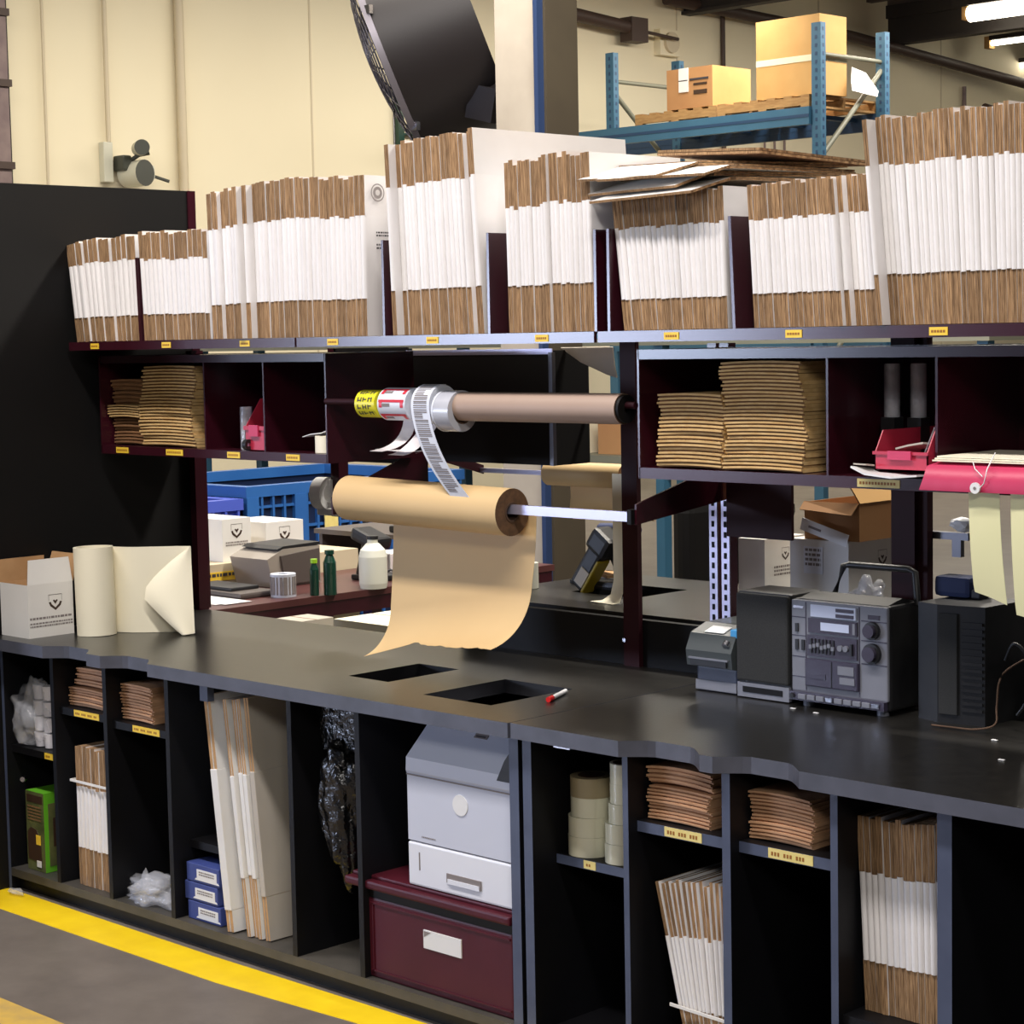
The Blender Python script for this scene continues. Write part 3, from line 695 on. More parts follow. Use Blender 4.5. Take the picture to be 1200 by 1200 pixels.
b = MB(); b.sheet(rows, .0007, 'kraft_roll'); part(t, 'hanging_sheet', b)

# ================================================================== FLATTENED BOXES
def flat_box_proto(t_, H, zb0, zb1, D, group, label, name='flattened_box'):
    root = thing(name, label, 'flattened box', (0, 0, 0), group)
    h = t_/2
    b = MB(); n = 6; prof = []
    for i in range(n+1):
        a = math.pi*i/n; prof.append((-h*math.cos(a)*1.0, h*1.0*(1-math.sin(a))))
    pts = prof+[(h, D), (-h, D)]
    bm = MB(); nn = len(pts); vs = [(p[0], p[1], zb0) for p in pts]+[(p[0], p[1], zb1) for p in pts]
    bm.add(vs, [(i, (i+1) % nn, (i+1) % nn+nn, i+nn) for i in range(nn)], 'box_white', False)
    bm.add(vs, [tuple(range(nn-1, -1, -1)), tuple(range(nn, 2*nn))], 'kraft_edge')
    me = bm.mesh('side_panel'); o = bpy.data.objects.new('side_panel', me); col.objects.link(o); o.parent = root; o['label'] = 'white printed middle panel'
    for nm, z0, z1, sg in (('top_flap', zb1, H, 1), ('bottom_flap', 0, zb0, -1)):
        f = MB(); g = t_*.46; e = .0
        for s_ in (-1, 1):
            xa, xb = (-h, -h+g) if s_ < 0 else (h-g, h)
            mats = ['kraft_edge', 'kraft_edge', 'kraft_edge', 'kraft_edge', 'kraft_edge', 'kraft_edge']
            if s_ > 0: mats[3] = 'box_white'
            else: mats[5] = 'box_white'
            f.box(xa, xb, .004, D, z0, z1, mats)
        me = f.mesh(nm); o = bpy.data.objects.new(nm, me); col.objects.link(o); o.parent = root
    return root
def stack(n, xb0, xb1, xt0, xt1, H0, H1, zb0, zb1, y, D, group, label, z=ZS+.001, stick={}, Hm=None, jit=.006, seed=1, mb_=None):
    rs = random.Random(seed)
    H = H0; sp = min(abs(xb1-xb0), abs(xt1-xt0))/n
    proto = flat_box_proto(sp*.985, H, zb0, zb1, D, group, label)
    for i in range(n):
        o = proto if i == 0 else copy_tree(proto)
        u_ = (i+.5)/n; xb = xb0+(xb1-xb0)*u_; xt = xt0+(xt1-xt0)*u_
        h = H0+(H1-H0)*u_ if Hm is None else (H0+(Hm-H0)*u_*2 if u_ < .5 else Hm+(H1-Hm)*(u_-.5)*2)
        k = (h+rs.uniform(-jit, jit))/H
        st = stick.get(i, 0)
        o.location = (xb, y-st+rs.uniform(-.0025, .0025), z); o.scale = (1, 1, k)
        o.rotation_euler = (0, math.atan2(xt-xb, h), rs.uniform(-.002, .002))
    return proto
F_ = 'flattened boxes '
stack(15, -2.218, -1.875, -2.262, -1.885, .31, .32, .075, .24, .325, .28, F_+'left of the thin divider', 'short flattened white box in the leftmost stack, left of the thin divider', seed=1, stick={3: .012, 9: .01})
stack(15, -1.855, -1.527, -1.872, -1.532, .322, .313, .078, .242, .325, .28, F_+'right of the thin divider', 'short flattened white box between the thin divider and the taller stack', seed=2)
stack(33, -1.512, -.834, -1.526, -.832, .42, .42, .098, .315, .325, .34, F_+'in the wide medium stack', 'medium flattened white box in the wide stack above the left cubby unit', seed=3, stick={2: .012, 8: .035, 9: .02}, Hm=.436)
stack(19, -.703, -.378, -.722, -.408, .497, .508, .116, .385, .325, .58, F_+'in the tallest middle stack', 'tall flattened white box in the deep stack over the yellow tape roll', seed=4, stick={0: .025, 16: .015, 18: .01})
stack(19, -.300, -.010, -.308, -.022, .416, .428, .114, .305, .322, .34, F_+'in the stack left of the shelf joint', 'narrow flattened white box in the stack left of the shelf joint', seed=5, stick={9: .006}, jit=.008)
stack(21, .078, .396, .043, .386, .314, .316, .072, .238, .325, .32, F_+'in the leaning stack', 'flattened white box in the leaning stack under the loose flat boxes', seed=6, stick={20: .004})
stack(25, .467, .808, .449, .782, .318, .316, .076, .240, .325, .34, F_+'right of the leaning stack', 'flattened white box in the short stack beside the big right stack', seed=7, stick={18: .03, 19: .02})
stack(33, .818, 1.20, .779, 1.198, .432, .434, .106, .334, .322, .36, F_+'in the big right stack', 'large flattened white box in the big stack at the right end', seed=8, stick={0: .035})
# marks printed on the end face of medium stack
b = MB()
def disc_x(b, x, y, z, ry, rz, m, n=24, r_in=0):
    vs = [(x, y+ry*math.cos(2*math.pi*i/n), z+rz*math.sin(2*math.pi*i/n)) for i in range(n)]
    if r_in:
        vs += [(x, y+ry*r_in*math.cos(2*math.pi*i/n), z+rz*r_in*math.sin(2*math.pi*i/n)) for i in range(n)]
        b.add(vs, [(i, (i+1) % n, (i+1) % n+n, i+n) for i in range(n)], m)
    else: b.add(vs, [tuple(range(n))], m)

# lower bundles
stack(9, -1.905, -1.725, -1.905, -1.722, .42, .42, .115, .30, .06, .3, F_+'bundled in the left cabinet', 'small flattened white box strapped in the bundle in the left cabinet', z=.071, seed=9)
b = MB(); b.box(-1.916, -1.717, .050, .053, .385, .392, 'box_white_plain'); b.box(-1.918, -1.916, .05, .36, .385, .392, 'box_white_plain'); b.box(-1.717, -1.715, .05, .36, .385, .392, 'box_white_plain')
solo('strapping_band', b, 'white strap around the bundle in the left cabinet', 'strap', (-1.82, .06, .385))
stack(15, .452, .590, .350, .588, .41, .425, .13, .29, .09, .3, F_+'leaning in the right cabinet', 'flattened white box in the slanting bundle below the left envelopes', z=.071, seed=10)
b = MB(); M_ = Matrix.Translation((.50, .082, .198)) @ Matrix.Rotation(R(2), 4, 'Y'); b.box(-.094, .092, -.003, 0, 0, .007, 'box_white_plain', M_); solo('strapping_band', b, 'white strap around the slanting bundle in the right cabinet', 'strap', (.5, .08, .2))
stack(14, .915, 1.118, .895, 1.112, .402, .408, .105, .288, .095, .3, F_+'upright in the right cabinet', 'flattened white box in the upright row in the far right cubby', z=.301, seed=11, jit=.006)
# tall flats
TF = 'tall flattened cartons leaning in the left cabinet'
def tall_flat(xb, xt, w, H, zb0, zb1, y, D, label, face='box_white_plain'):
    root = thing('tall_flat_carton', label, 'flattened box', (xb, y, .073), TF)
    for nm, z0, z1, ma in (('middle_panel', zb0, zb1, face), ('top_flap', zb1, H, 'kraft_face'), ('bottom_flap', 0, zb0, 'kraft_face')):
        b = MB(); g = w if nm == 'middle_panel' else w*.4
        if nm == 'middle_panel': b.bbox(-w/2, w/2, 0, D, z0, z1, ma, .002)
        else:
            for s_ in (-1, 1): b.box(s_*w*.28-g/2, s_*w*.28+g/2, .003, D, z0, z1, [ma, ma, ma, face, ma, face])
        o = bpy.data.objects.new(nm, b.mesh(nm)); col.objects.link(o); o.parent = root
    root.rotation_euler = (0, math.atan2(xt-xb, H), 0)
tall_flat(-1.145, -1.222, .030, .655, .06, .45, .045, .3, 'leftmost tall white flat carton, leaning in the left cabinet', 'box_white_plain')
tall_flat(-1.070, -1.150, .016, .65, .16, .44, .05, .33, 'second tall flat carton from the left, leaning in the left cabinet')
tall_flat(-1.050, -1.122, .016, .65, .17, .45, .06, .33, 'third tall flat carton from the left, leaning in the left cabinet')
tall_flat(-1.028, -1.095, .016, .655, .165, .45, .055, .33, 'fourth tall flat carton from the left, leaning in the left cabinet')
tall_flat(-1.000, -1.068, .020, .66, .12, .46, .06, .36, 'tall flat carton showing its broad beige face, rightmost of the leaning ones', 'box_grey')

# loose flat boxes on top of the leaning stack
def flatpiece(cx, cy, z, w, d, th, rz, rx, ry, fl, fa, label, m='box_white_plain', me='kraft_edge', mu=None):
    t = thing('loose_flat_box', label, 'flattened box', (cx, cy, z), 'loose flat boxes lying on the leaning stack')
    w, d = w/2, d/2
    for nm, za, zb, k in (('lower_layer', 0, th*.45, 1), ('upper_layer', th*.55, th, .985)):
        b = MB(); b.box(-w*k, w*k, -d, d, za, zb, [m, m, me, me, me, me]); o = bpy.data.objects.new(nm, b.mesh(nm)); col.objects.link(o); o.parent = t
    if fl:
        b = MB(); M_ = Matrix.Translation((0, -d, th*.5)) @ Matrix.Rotation(R(fa), 4, 'X'); b.box(-w*.97, w*.9, -fl, 0, -.003, .003, [m, m, me, me, me, me], M_)
        o = bpy.data.objects.new('drooping_flap', b.mesh('drooping_flap')); col.objects.link(o); o.parent = t; o['label'] = 'white flap hanging forward'
    t.rotation_euler = (R(rx), R(ry), R(rz)); return t
flatpiece(.205, .62, 2.032, .34, .44, .008, -2, 1, -1, .14, 13, 'lowest loose flat box with a broad white flap tilted forward')
flatpiece(.185, .64, 2.048, .33, .48, .011, -8, 1, 0, .11, 16, 'second loose flat box from the bottom of the loose pile')
flatpiece(.20, .62, 2.063, .33, .50, .011, 3, 1, 1, .10, 12, 'third loose flat box from the bottom, a white flap at its front', 'box_white_plain')
flatpiece(.17, .63, 2.079, .31, .46, .011, -10, 1, 2, .13, 14, 'fourth loose flat box, white edge sticking out at the left')
flatpiece(.23, .68, 2.096, .30, .46, .013, 2, -1, 3, 0, 0, 'topmost brown loose flat box of the pile', 'kraft_dark')

# ================================================================== PADS AND MAILERS
def pad_mesh(w, d, th, bend, m_edge='pad_edge', m_dark='kraft_dark', seed=0):
    b = MB(); nx = 10
    rows_t = []; rows_b = []
    prof = [(0, th*.45), (0, th), (d, th), (d, 0), (.006, 0), (.006, th*.45)]
    P = []
    for i in range(nx+1):
        x = -w/2+w*i/nx; dz = -bend*((x/(w/2))**2)
        P += [(x, p[0], p[1]+dz+bend*.5) for p in prof]
    k = len(prof); fs = []; ms = []
    for i in range(nx):
        for j in range(k):
            fs.append((i*k+j, i*k+(j+1) % k, (i+1)*k+(j+1) % k, (i+1)*k+j)); ms.append(m_edge if j in (0, 1) else m_dark)  # recessed lower edge coloured dark for the shade between stacked pads
    b.add(P, fs, ms); b.add(P, [tuple(range(k)), tuple(range(nx*k+k-1, nx*k-1, -1))], m_edge)
    return b
def pads(n, x0, x1, z0, z1, y, d, group, label, name='cardboard_pad', m='pad_edge', dark='kraft_dark', bend=.003, seed=1, drift=0, cat='cardboard pad', fill=.97):
    rs = random.Random(seed); th = (z1-z0)/n*fill; w = x1-x0
    me = pad_mesh(w, d, th, bend, m, dark).mesh(name); dx = 0
    for i in range(n):
        o = bpy.data.objects.new(name, me); col.objects.link(o)
        dx = dx*.8+rs.uniform(-.004, .004)
        o.location = ((x0+x1)/2+dx+drift*math.sin(i/n*5), y+rs.uniform(-.004, .004), z0+(z1-z0)*i/n)
        o.rotation_euler = (0, rs.uniform(-.006, .006), rs.uniform(-.02, .02)); tag(o, label, cat, group)
pads(19, .103, .298, 1.371, 1.545, .415, .24, 'corrugated pads in the short stack', 'corrugated pad in the shorter stack in the right cubby unit', seed=3)
pads(29, .308, .535, 1.371, 1.620, .412, .26, 'corrugated pads in the tall stack', 'corrugated pad in the taller stack in the right cubby unit', seed=4, drift=.004)
pads(25, -2.012, -1.745, 1.371, 1.617, .42, .24, 'kraft mailers in the tall stack', 'kraft padded mailer in the tall stack in the left cubby unit', 'padded_mailer', seed=5, drift=-.012, cat='envelope')
pads(5, -2.195, -2.03, 1.455, 1.495, .42, .24, 'kraft mailers at the left end', 'kraft padded mailer at the left end of the left cubby unit', 'padded_mailer', seed=6, cat='envelope')
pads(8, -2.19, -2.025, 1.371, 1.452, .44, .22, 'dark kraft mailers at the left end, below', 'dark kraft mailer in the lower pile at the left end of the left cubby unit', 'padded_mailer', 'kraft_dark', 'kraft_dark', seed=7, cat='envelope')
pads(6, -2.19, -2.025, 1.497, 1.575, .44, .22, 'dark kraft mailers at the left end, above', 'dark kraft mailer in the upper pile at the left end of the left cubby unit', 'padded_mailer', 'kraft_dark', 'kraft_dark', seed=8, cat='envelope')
E_ = 'kraft envelopes '
pads(10, .345, .52, .613, .690, .085, .26, E_+'in the lower pile of the left envelope cubby', 'tan kraft envelope in the lower pile beside the tape rolls', 'kraft_envelope', 'mailer', 'mailer', .003, 11, cat='envelope', fill=.985)
pads(4, .343, .525, .696, .735, .09, .26, E_+'in the upper pile of the left envelope cubby', 'tan kraft envelope in the upper pile beside the tape rolls', 'kraft_envelope', 'mailer', 'mailer', .006, 12, cat='envelope', fill=.985)
pads(13, .628, .79, .613, .718, .09, .24, E_+'in the right envelope cubby', 'tan kraft envelope in the cubby right of the tall divider', 'kraft_envelope', 'mailer', 'mailer', .004, 13, cat='envelope', fill=.985, drift=.004)
pads(7, -1.945, -1.755, .608, .665, .08, .24, E_+'in the left cabinet, lower pile', 'tan kraft envelope, lower pile, in the cubby right of the bagged cups', 'kraft_envelope', 'mailer', 'mailer', .003, 14, cat='envelope', fill=.985)
pads(6, -1.935, -1.745, .672, .725, .09, .24, E_+'in the left cabinet, upper pile', 'tan kraft envelope, upper pile, in the cubby right of the bagged cups', 'kraft_envelope', 'mailer', 'mailer', .003, 15, cat='envelope', fill=.985)
pads(12, -1.672, -1.525, .598, .705, .08, .26, E_+'in the left cabinet, second cubby', 'tan kraft envelope in the cubby beside the empty black bay', 'kraft_envelope', 'mailer', 'mailer', .003, 16, cat='envelope', fill=.985)
# ================================================================== PRINTED MARKS
def mapper(face, pos):
    if face == '+x': return lambda h, v: (pos[0], pos[1]+h, pos[2]+v)
    if face == '-y': return lambda h, v: (pos[0]+h, pos[1], pos[2]+v)
def emblem(b, face, pos, s, m='brown_print'):
    f = mapper(face, pos)
    def poly(pts): b.add([f(x*s, y*s) for x, y in pts], [tuple(range(len(pts)))], m)
    poly([(-.9, .05), (-.62, .1), (-.5, -.2), (0, -.62), (0, -.95), (-.72, -.4)])
    poly([(.9, .05), (.72, -.4), (0, -.95), (0, -.62), (.5, -.2), (.62, .1)])
    poly([(-.34, .22), (-.2, .34), (0, .2), (.2, .34), (.34, .22), (0, -.22)])
    for a, c in (((-.9, .95), (.9, .9)),): poly([(a[0], a[1]), (c[0], a[1]), (c[0], c[1]), (a[0], c[1])])
    poly([(-.9, .9), (-.86, .9), (-.86, .2), (-.9, .2)]); poly([(.86, .9), (.9, .9), (.9, .2), (.86, .2)])
def textbars(b, face, pos, w, h, rows, m='ink_soft', seed=0):
    rs = random.Random(seed); f = mapper(face, pos); rh = h/rows
    for r_ in range(rows):
        x = -w/2; z = -r_*rh
        while x < w/2-.001:
            l = min(rs.uniform(.25, .7)*rh*1.6, w/2-x); b.add([f(x, z), f(x+l, z), f(x+l, z-rh*.55), f(x, z-rh*.55)], [(0, 1, 2, 3)], m); x += l+rh*.22
# printing on the end face of the wide medium stack
b = MB(); xe = -.8222
disc_x(b, xe, .366, 2.075, .024, .024, 'ink_soft', r_in=.86); disc_x(b, xe, .366, 2.075, .016, .016, 'ink_soft', r_in=.5)
textbars(b, '+x', (xe, .380, 1.972), .045, .016, 2, 'ink', 1); textbars(b, '+x', (xe, .380, 1.940), .045, .018, 2, 'ink', 4)
end_box = max((o for o in sc.objects if o.parent is None and o.get('group') == 'flattened boxes in the wide medium stack'), key=lambda o: o.location.x)
end_box['label'] = 'last flattened white box of the wide medium stack, round stamp on its face'
del end_box['group']
o = bpy.data.objects.new('printing', b.mesh('printing')); col.objects.link(o); o.parent = end_box; o.matrix_parent_inverse = end_box.matrix_basis.inverted()

# ================================================================== ITEMS ON THE COUNTER
t = thing('open_shipping_box', 'small white box with open flaps and a bird emblem at the left counter end', 'box', (-2.165, .117, .8))
x0, x1, y0, y1, z0, z1 = -2.245, -2.09, .037, .197, .80, .963
b = MB(); th = .003
b.box(x0, x1, y0, y0+th, z0, z1, ['kraft_face', 'kraft_edge', 'box_white_plain', 'box_white_plain', 'kraft_face', 'kraft_face'])
b.box(x0, x1, y1-th, y1, z0, z1, ['kraft_face', 'kraft_edge', 'kraft_face', 'box_white_plain', 'box_white_plain', 'kraft_face'])
b.box(x1-th, x1, y0+th, y1-th, z0, z1, ['kraft_face', 'kraft_edge', 'kraft_face', 'box_white_plain', 'kraft_face', 'kraft_face'])
b.box(x0, x0+th, y0+th, y1-th, z0, z1, ['kraft_face', 'kraft_edge', 'kraft_face', 'kraft_face', 'kraft_face', 'box_white_plain'])
b.box(x0+.003, x1-.003, y0+.003, y1-.003, z0, z0+.003, 'kraft_face'); part(t, 'carton_body', b)
def flap(t, pts, off, mo, mi):
    b = MB(); P = [Vector(p) for p in pts]; o = Vector(off)
    b.add([*P], [(0, 1, 2, 3)], mo); b.add([p+o for p in P], [(0, 1, 2, 3)], mi)
    q = P+[p+o for p in P]; b.add(q, [(i, (i+1) % 4, (i+1) % 4+4, i+4) for i in range(4)], 'kraft_edge'); part(t, 'flap', b)
flap(t, [(x1, y0, z1), (x1, y1, z1), (x1-.008, y1-.006, z1+.075), (x1-.008, y0+.01, z1+.075)], (-.003, 0, 0), 'box_white_plain', 'kraft_face')
flap(t, [(x0, y1, z1), (x1, y1, z1), (x1-.01, y1+.03, z1+.08), (x0, y1+.03, z1+.08)], (0, .003, 0), 'kraft_face', 'box_white_plain')
flap(t, [(x0, y0, z1), (x0, y1, z1), (x0-.0, y1, z1+.07), (x0-.0, y0, z1+.07)], (-.003, 0, 0), 'kraft_face', 'box_white_plain')
b = MB(); emblem(b, '+x', (x1+.0006, .133, .903), .026); textbars(b, '+x', (x1+.0006, .117, .862), .15, .012, 1, 'ink_soft', 3); textbars(b, '+x', (x1+.0006, .117, .846), .15, .018, 2, 'ink_soft', 5); part(t, 'printing', b)

t = thing('foam_wrap_roll', 'standing cream foam paper roll partly unrolled at the left end of the counter', 'paper roll', (-1.985, .225, .8))
cx, cy, r_ = -2.008, .225, .062
b = MB()
for q in (.060, .0565, .053): b.ring((cx, cy, .8005), (cx-.006, cy, 1.07), q-.003, q, 'cream_paper', n=40)
part(t, 'wound_roll', b)
def catmull(pts, n):
    out = []
    P = [pts[0]]+pts+[pts[-1]]
    for i in range(1, len(P)-2):
        for k in range(n):
            t_ = k/n; p0, p1, p2, p3 = [Vector(q) for q in P[i-1:i+3]]
            out.append(.5*((2*p1)+(-p0+p2)*t_+(2*p0-5*p1+4*p2-p3)*t_*t_+(-p0+3*p1-3*p2+p3)*t_**3))
    out.append(Vector(P[-2])); return out
path = catmull([(-2.008, .286, 0), (-1.94, .312, 0), (-1.88, .37, 0), (-1.835, .415, 0), (-1.80, .435, 0)], 6)
b = MB(); b.sheet([[(p.x, p.y, .801), (p.x, p.y, .93), (p.x, p.y, 1.066)] for p in path], .0018, 'cream_paper'); part(t, 'unrolled_sheet', b)
rows = []
for i in range(13):
    v = i/12                                   # along the fold from bottom to top
    fx, fy, fz = -1.745+(-1.80+1.745)*v, .400+(.435-.400)*v, .806+.259*v
    # free edge running from the bottom corner back to an apex, then up to the top
    if v < .45: q = v/.45; e = Vector((-1.765-.125*q, .368-.056*q, .8025+.115*q**1.1))
    else: q = (v-.45)/.55; e = Vector((-1.890+.090*q**1.2, .312+.123*q**.9, .9175+.1475*q**.7))
    row = []
    for j in range(9):
        u_ = j/8; p = Vector((fx, fy, fz)).lerp(e, u_); bulge = math.sin(u_*math.pi)*.02*(1-abs(v-.4))
        row.append(p+Vector((.3, -.9, 0))*bulge)
    rows.append(row)
b = MB(); b.sheet(rows, .0018, 'cream_paper'); part(t, 'folded_corner', b)

t = thing('red_marker', 'red capped white marker lying beside the right cutout', 'pen', (-.135, .30, .806))
b = MB(); b.cyl((-.118, .262, .8065), (-.162, .362, .8065), .0055, 'white_plastic', 14); part(t, 'barrel', b)
b = MB(); b.cyl((-.111, .246, .8065), (-.122, .272, .8065), .0066, 'red', 14); part(t, 'cap', b, 'red cap')
for x, y in ((.476, .532), (.40, .545), (.961, .514), (1.08, .347)):
    b = MB(); b.bbox(x-.006, x+.008, y-.003, y+.003, .8003, .8025, 'white_plastic', .001)
    solo('paper_scrap', b, {.476: 'tiny white scrap under the right foot of the stereo', .40: 'tiny white scrap under the left foot of the stereo', .961: 'tiny pale scrap right of the stereo, far one', 1.08: 'tiny pale scrap right of the stereo, near one'}[x], 'scrap', (x, y, .8))

# thermal printer
t = thing('thermal_printer', 'small grey thermal label printer left of the stereo', 'printer', (.10, .70, .8))
b = MB(); b.bbox(.055, .185, .61, .80-.01, .80, .862, 'thermal_base', .006); part(t, 'base_housing', b)
b = MB(); b.prism([(.585, .866), (.580, .905), (.60, .945), (.66, .965), (.785, .965), (.785, .862), (.60, .862)], 'x', .045, .188, 'thermal_body'); part(t, 'cover', b)
b = MB(); b.box(.060, .172, .579, .586, .868, .884, 'dark_plastic'); b.box(.055, .178, .577, .583, .884, .888, 'stereo_grey'); part(t, 'label_slot', b)
b = MB(); b.prism([(.6045, .9495), (.640, .9605), (.641, .9595), (.605, .9485)], 'x', .085, .145, 'white_plastic'); part(t, 'white_sticker', b)
b = MB(); b.bbox(.170, .192, .60, .65, .94, .962, 'blue_tab', .003); part(t, 'blue_lever', b, 'blue lever')
b = MB(); b.cyl((.168, .592, .93), (.168, .583, .922), .010, 'chrome', 16); part(t, 'button', b)
b = MB(); b.bbox(.055, .185, .604, .61, .803, .828, 'stereo_grey', .002); part(t, 'front_strip', b)

# stereo
t = thing('stereo', 'grey cassette stereo with round knobs and a tilted carry handle', 'stereo', (.505, .66, .8))
b = MB(); b.bbox(.364, .64, .596, .735, .812, 1.056, 'dark_plastic', .008); b.prism([(.60, 1.05), (.60, 1.056), (.66, 1.068), (.735, 1.05)], 'x', .38, .63, 'dark_plastic'); part(t, 'cabinet', b)
b = MB(); b.bbox(.366, .638, .588, .598, .835, 1.054, 'stereo_grey', .004); part(t, 'front_panel', b)
b = MB(); b.box(.425, .553, .583, .59, 1.018, 1.046, 'stereo_screen'); b.box(.498, .548, .5815, .5835, 1.034, 1.042, 'stereo_dark'); b.box(.498, .548, .5815, .5835, 1.021, 1.029, 'stereo_dark'); part(t, 'display', b)
b = MB(); b.box(.418, .556, .583, .59, .980, 1.014, 'stereo_dark'); b.box(.455, .535, .5815, .5835, .987, 1.006, 'stereo_screen'); b.box(.545, .552, .5815, .5835, .984, 1.010, 'stereo_grey'); part(t, 'radio_dial', b)
b = MB(); b.box(.415, .556, .583, .59, .924, .974, 'stereo_dark')
part(t, 'equalizer_panel', b)
for k in range(7):
    b = MB(); x = .428+k*.0105; b.box(x-.002, x+.002, .580, .584, .932, .966, 'dark_plastic'); b.box(x-.004, x+.004, .577, .582, .942+.003*(k % 3), .951+.003*(k % 3), 'stereo_grey'); part(t, 'slider', b)
for x in (.512, .528):
    b = MB(); b.cyl((x, .584, .95), (x, .576, .95), .007, 'stereo_grey', 16); part(t, 'small_knob', b)
b = MB(); b.box(.540, .546, .577, .584, .935, .962, 'dark_plastic'); part(t, 'switch', b)
b = MB(); b.bbox(.410, .560, .580, .59, .852, .918, 'stereo_dark', .003); part(t, 'cassette_door', b)
b = MB(); b.box(.486, .488, .5785, .5805, .855, .915, 'dark_plastic'); b.box(.505, .55, .5785, .5805, .888, .908, 'stereo_grey'); b.box(.510, .552, .5785, .5805, .866, .882, 'stereo_grey'); b.box(.42, .47, .5785, .5805, .872, .884, 'stereo_dark'); part(t, 'cassette_window', b)
b = MB(); b.box(.368, .636, .575, .59, .816, .836, 'stereo_dark'); part(t, 'key_strip', b)
for k in range(9):
    b = MB(); b.bbox(.395+k*.026, .417+k*.026, .571, .577, .820, .832, 'chrome' if k in (3, 8) else 'stereo_grey', .0015); part(t, 'cassette_key', b)
b = MB(); b.cyl((.378, .576, .826), (.378, .57, .826), .006, 'dark_plastic', 14); part(t, 'headphone_jack', b)
for z, rr in ((.998, .0205), (.945, .0235)):
    b = MB(); b.cyl((.598, .590, z), (.598, .578, z), rr, 'dark_plastic', 28); b.cyl((.597, .580, z), (.597, .568, z), rr*.74, 'stereo_dark', 28); part(t, 'round_knob', b)
for z0, z1, n in ((.978, .998, 1), (.935, .96, 2)):
    for k in range(n):
        b = MB(); b.box(.379+k*.018, .387+k*.018, .584, .590, z0, z1, 'dark_plastic'); part(t, 'slide_switch', b)
b = MB(); b.box(.372, .402, .5865, .5885, 1.034, 1.040, 'chrome'); b.box(.585, .617, .5865, .5885, 1.024, 1.034, 'stereo_dark')
for z in (1.012, .968, .918, .87): b.box(.368, .408, .587, .5885, z, z+.002, 'stereo_dark')
for z in (1.018, .972, .918): b.box(.566, .636, .587, .5885, z, z+.002, 'stereo_dark')
b.box(.559, .562, .587, .5885, .84, 1.05, 'stereo_dark'); b.box(.407, .41, .587, .5885, .84, 1.05, 'stereo_dark')
part(t, 'panel_trim', b)
b = MB(); b.tube([(.41, .70, 1.055), (.437, .70, 1.127), (.455, .70, 1.131), (.62, .70, 1.131), (.638, .70, 1.125), (.645, .70, 1.05)], .0085, 'dark_plastic', 10); part(t, 'carry_handle', b)
for x in (.40, .61):
    b = MB(); b.cyl((x, .61, .80), (x, .61, .815), .014, 'stereo_grey', 16); part(t, 'foot', b)
b = MB(); b.cyl((.40, .72, .80), (.40, .72, .815), .014, 'stereo_grey', 16); part(t, 'foot', b)

t = thing('stereo_speaker', 'left black box speaker next to the thermal printer', 'speaker', (.277, .66, .8))
b = MB(); b.bbox(.194, .358, .60, .725, .80, 1.062, 'dark_plastic', .008); part(t, 'speaker_box', b)
b = MB(); b.bbox(.198, .354, .588, .602, .842, 1.058, 'speaker_cloth', .006); part(t, 'grille_cloth', b)
b = MB(); b.box(.198, .354, .592, .602, .803, .838, 'stereo_grey'); b.box(.215, .335, .5905, .593, .815, .829, 'black_panel'); part(t, 'bass_port', b)
t = thing('stereo_speaker', 'right black box speaker turned away, showing its ribbed back', 'speaker', (.80, .70, .8))
t.rotation_euler = (0, 0, R(8))
def lpart(t, name, b, label=None):
    o = bpy.data.objects.new(name, b.mesh(name)); col.objects.link(o); o.parent = t
    if label: o['label'] = label
    return o
b = MB(); b.prism([(-.118, -.05), (-.06, -.075), (.055, -.075), (.085, .09), (-.085, .10)], 'z', .0, .268, 'dark_plastic'); lpart(t, 'speaker_box', b)
b = MB()
for k in range(14): b.box(.0, .05, -.079, -.074, .03+k*.015, .037+k*.015, 'dark_plastic')
lpart(t, 'cooling_ribs', b)
b = MB(); b.bbox(-.055, -.01, -.080, -.074, .02, .25, 'speaker_cloth', .002); lpart(t, 'grille_cloth', b)
b = MB(); b.tube(catmull([(1.0, .62, .98), (.93, .60, .93), (.915, .60, .86), (.92, .585, .82), (.88, .57, .806), (.82, .565, .8045), (.77, .565, .8035)], 6), .0022, 'roll_core', 8); solo('speaker_cable', b, 'thin cable looping beside the right speaker', 'cable', (.9, .6, .81))
b = MB(); b.tube(catmull([(.90, .66, .95), (.925, .655, .99), (.955, .66, .96), (.96, .66, .88), (.93, .66, .83)], 6), .004, 'dark_plastic', 8); solo('power_cable', b, 'black cable loop at the right side of the right speaker', 'cable', (.93, .66, .83))
t = thing('black_case', 'small black case on top of the right speaker by the hanging papers', 'case', (.74, .74, 1.07))
b = MB(); b.bbox(.668, .765, .73, .79, 1.069, 1.118, 'denim', .012); part(t, 'case_body', b)
b = MB(); b.bbox(.765, .79, .735, .785, 1.069, 1.09, 'dark_plastic', .004); part(t, 'case_lid', b)

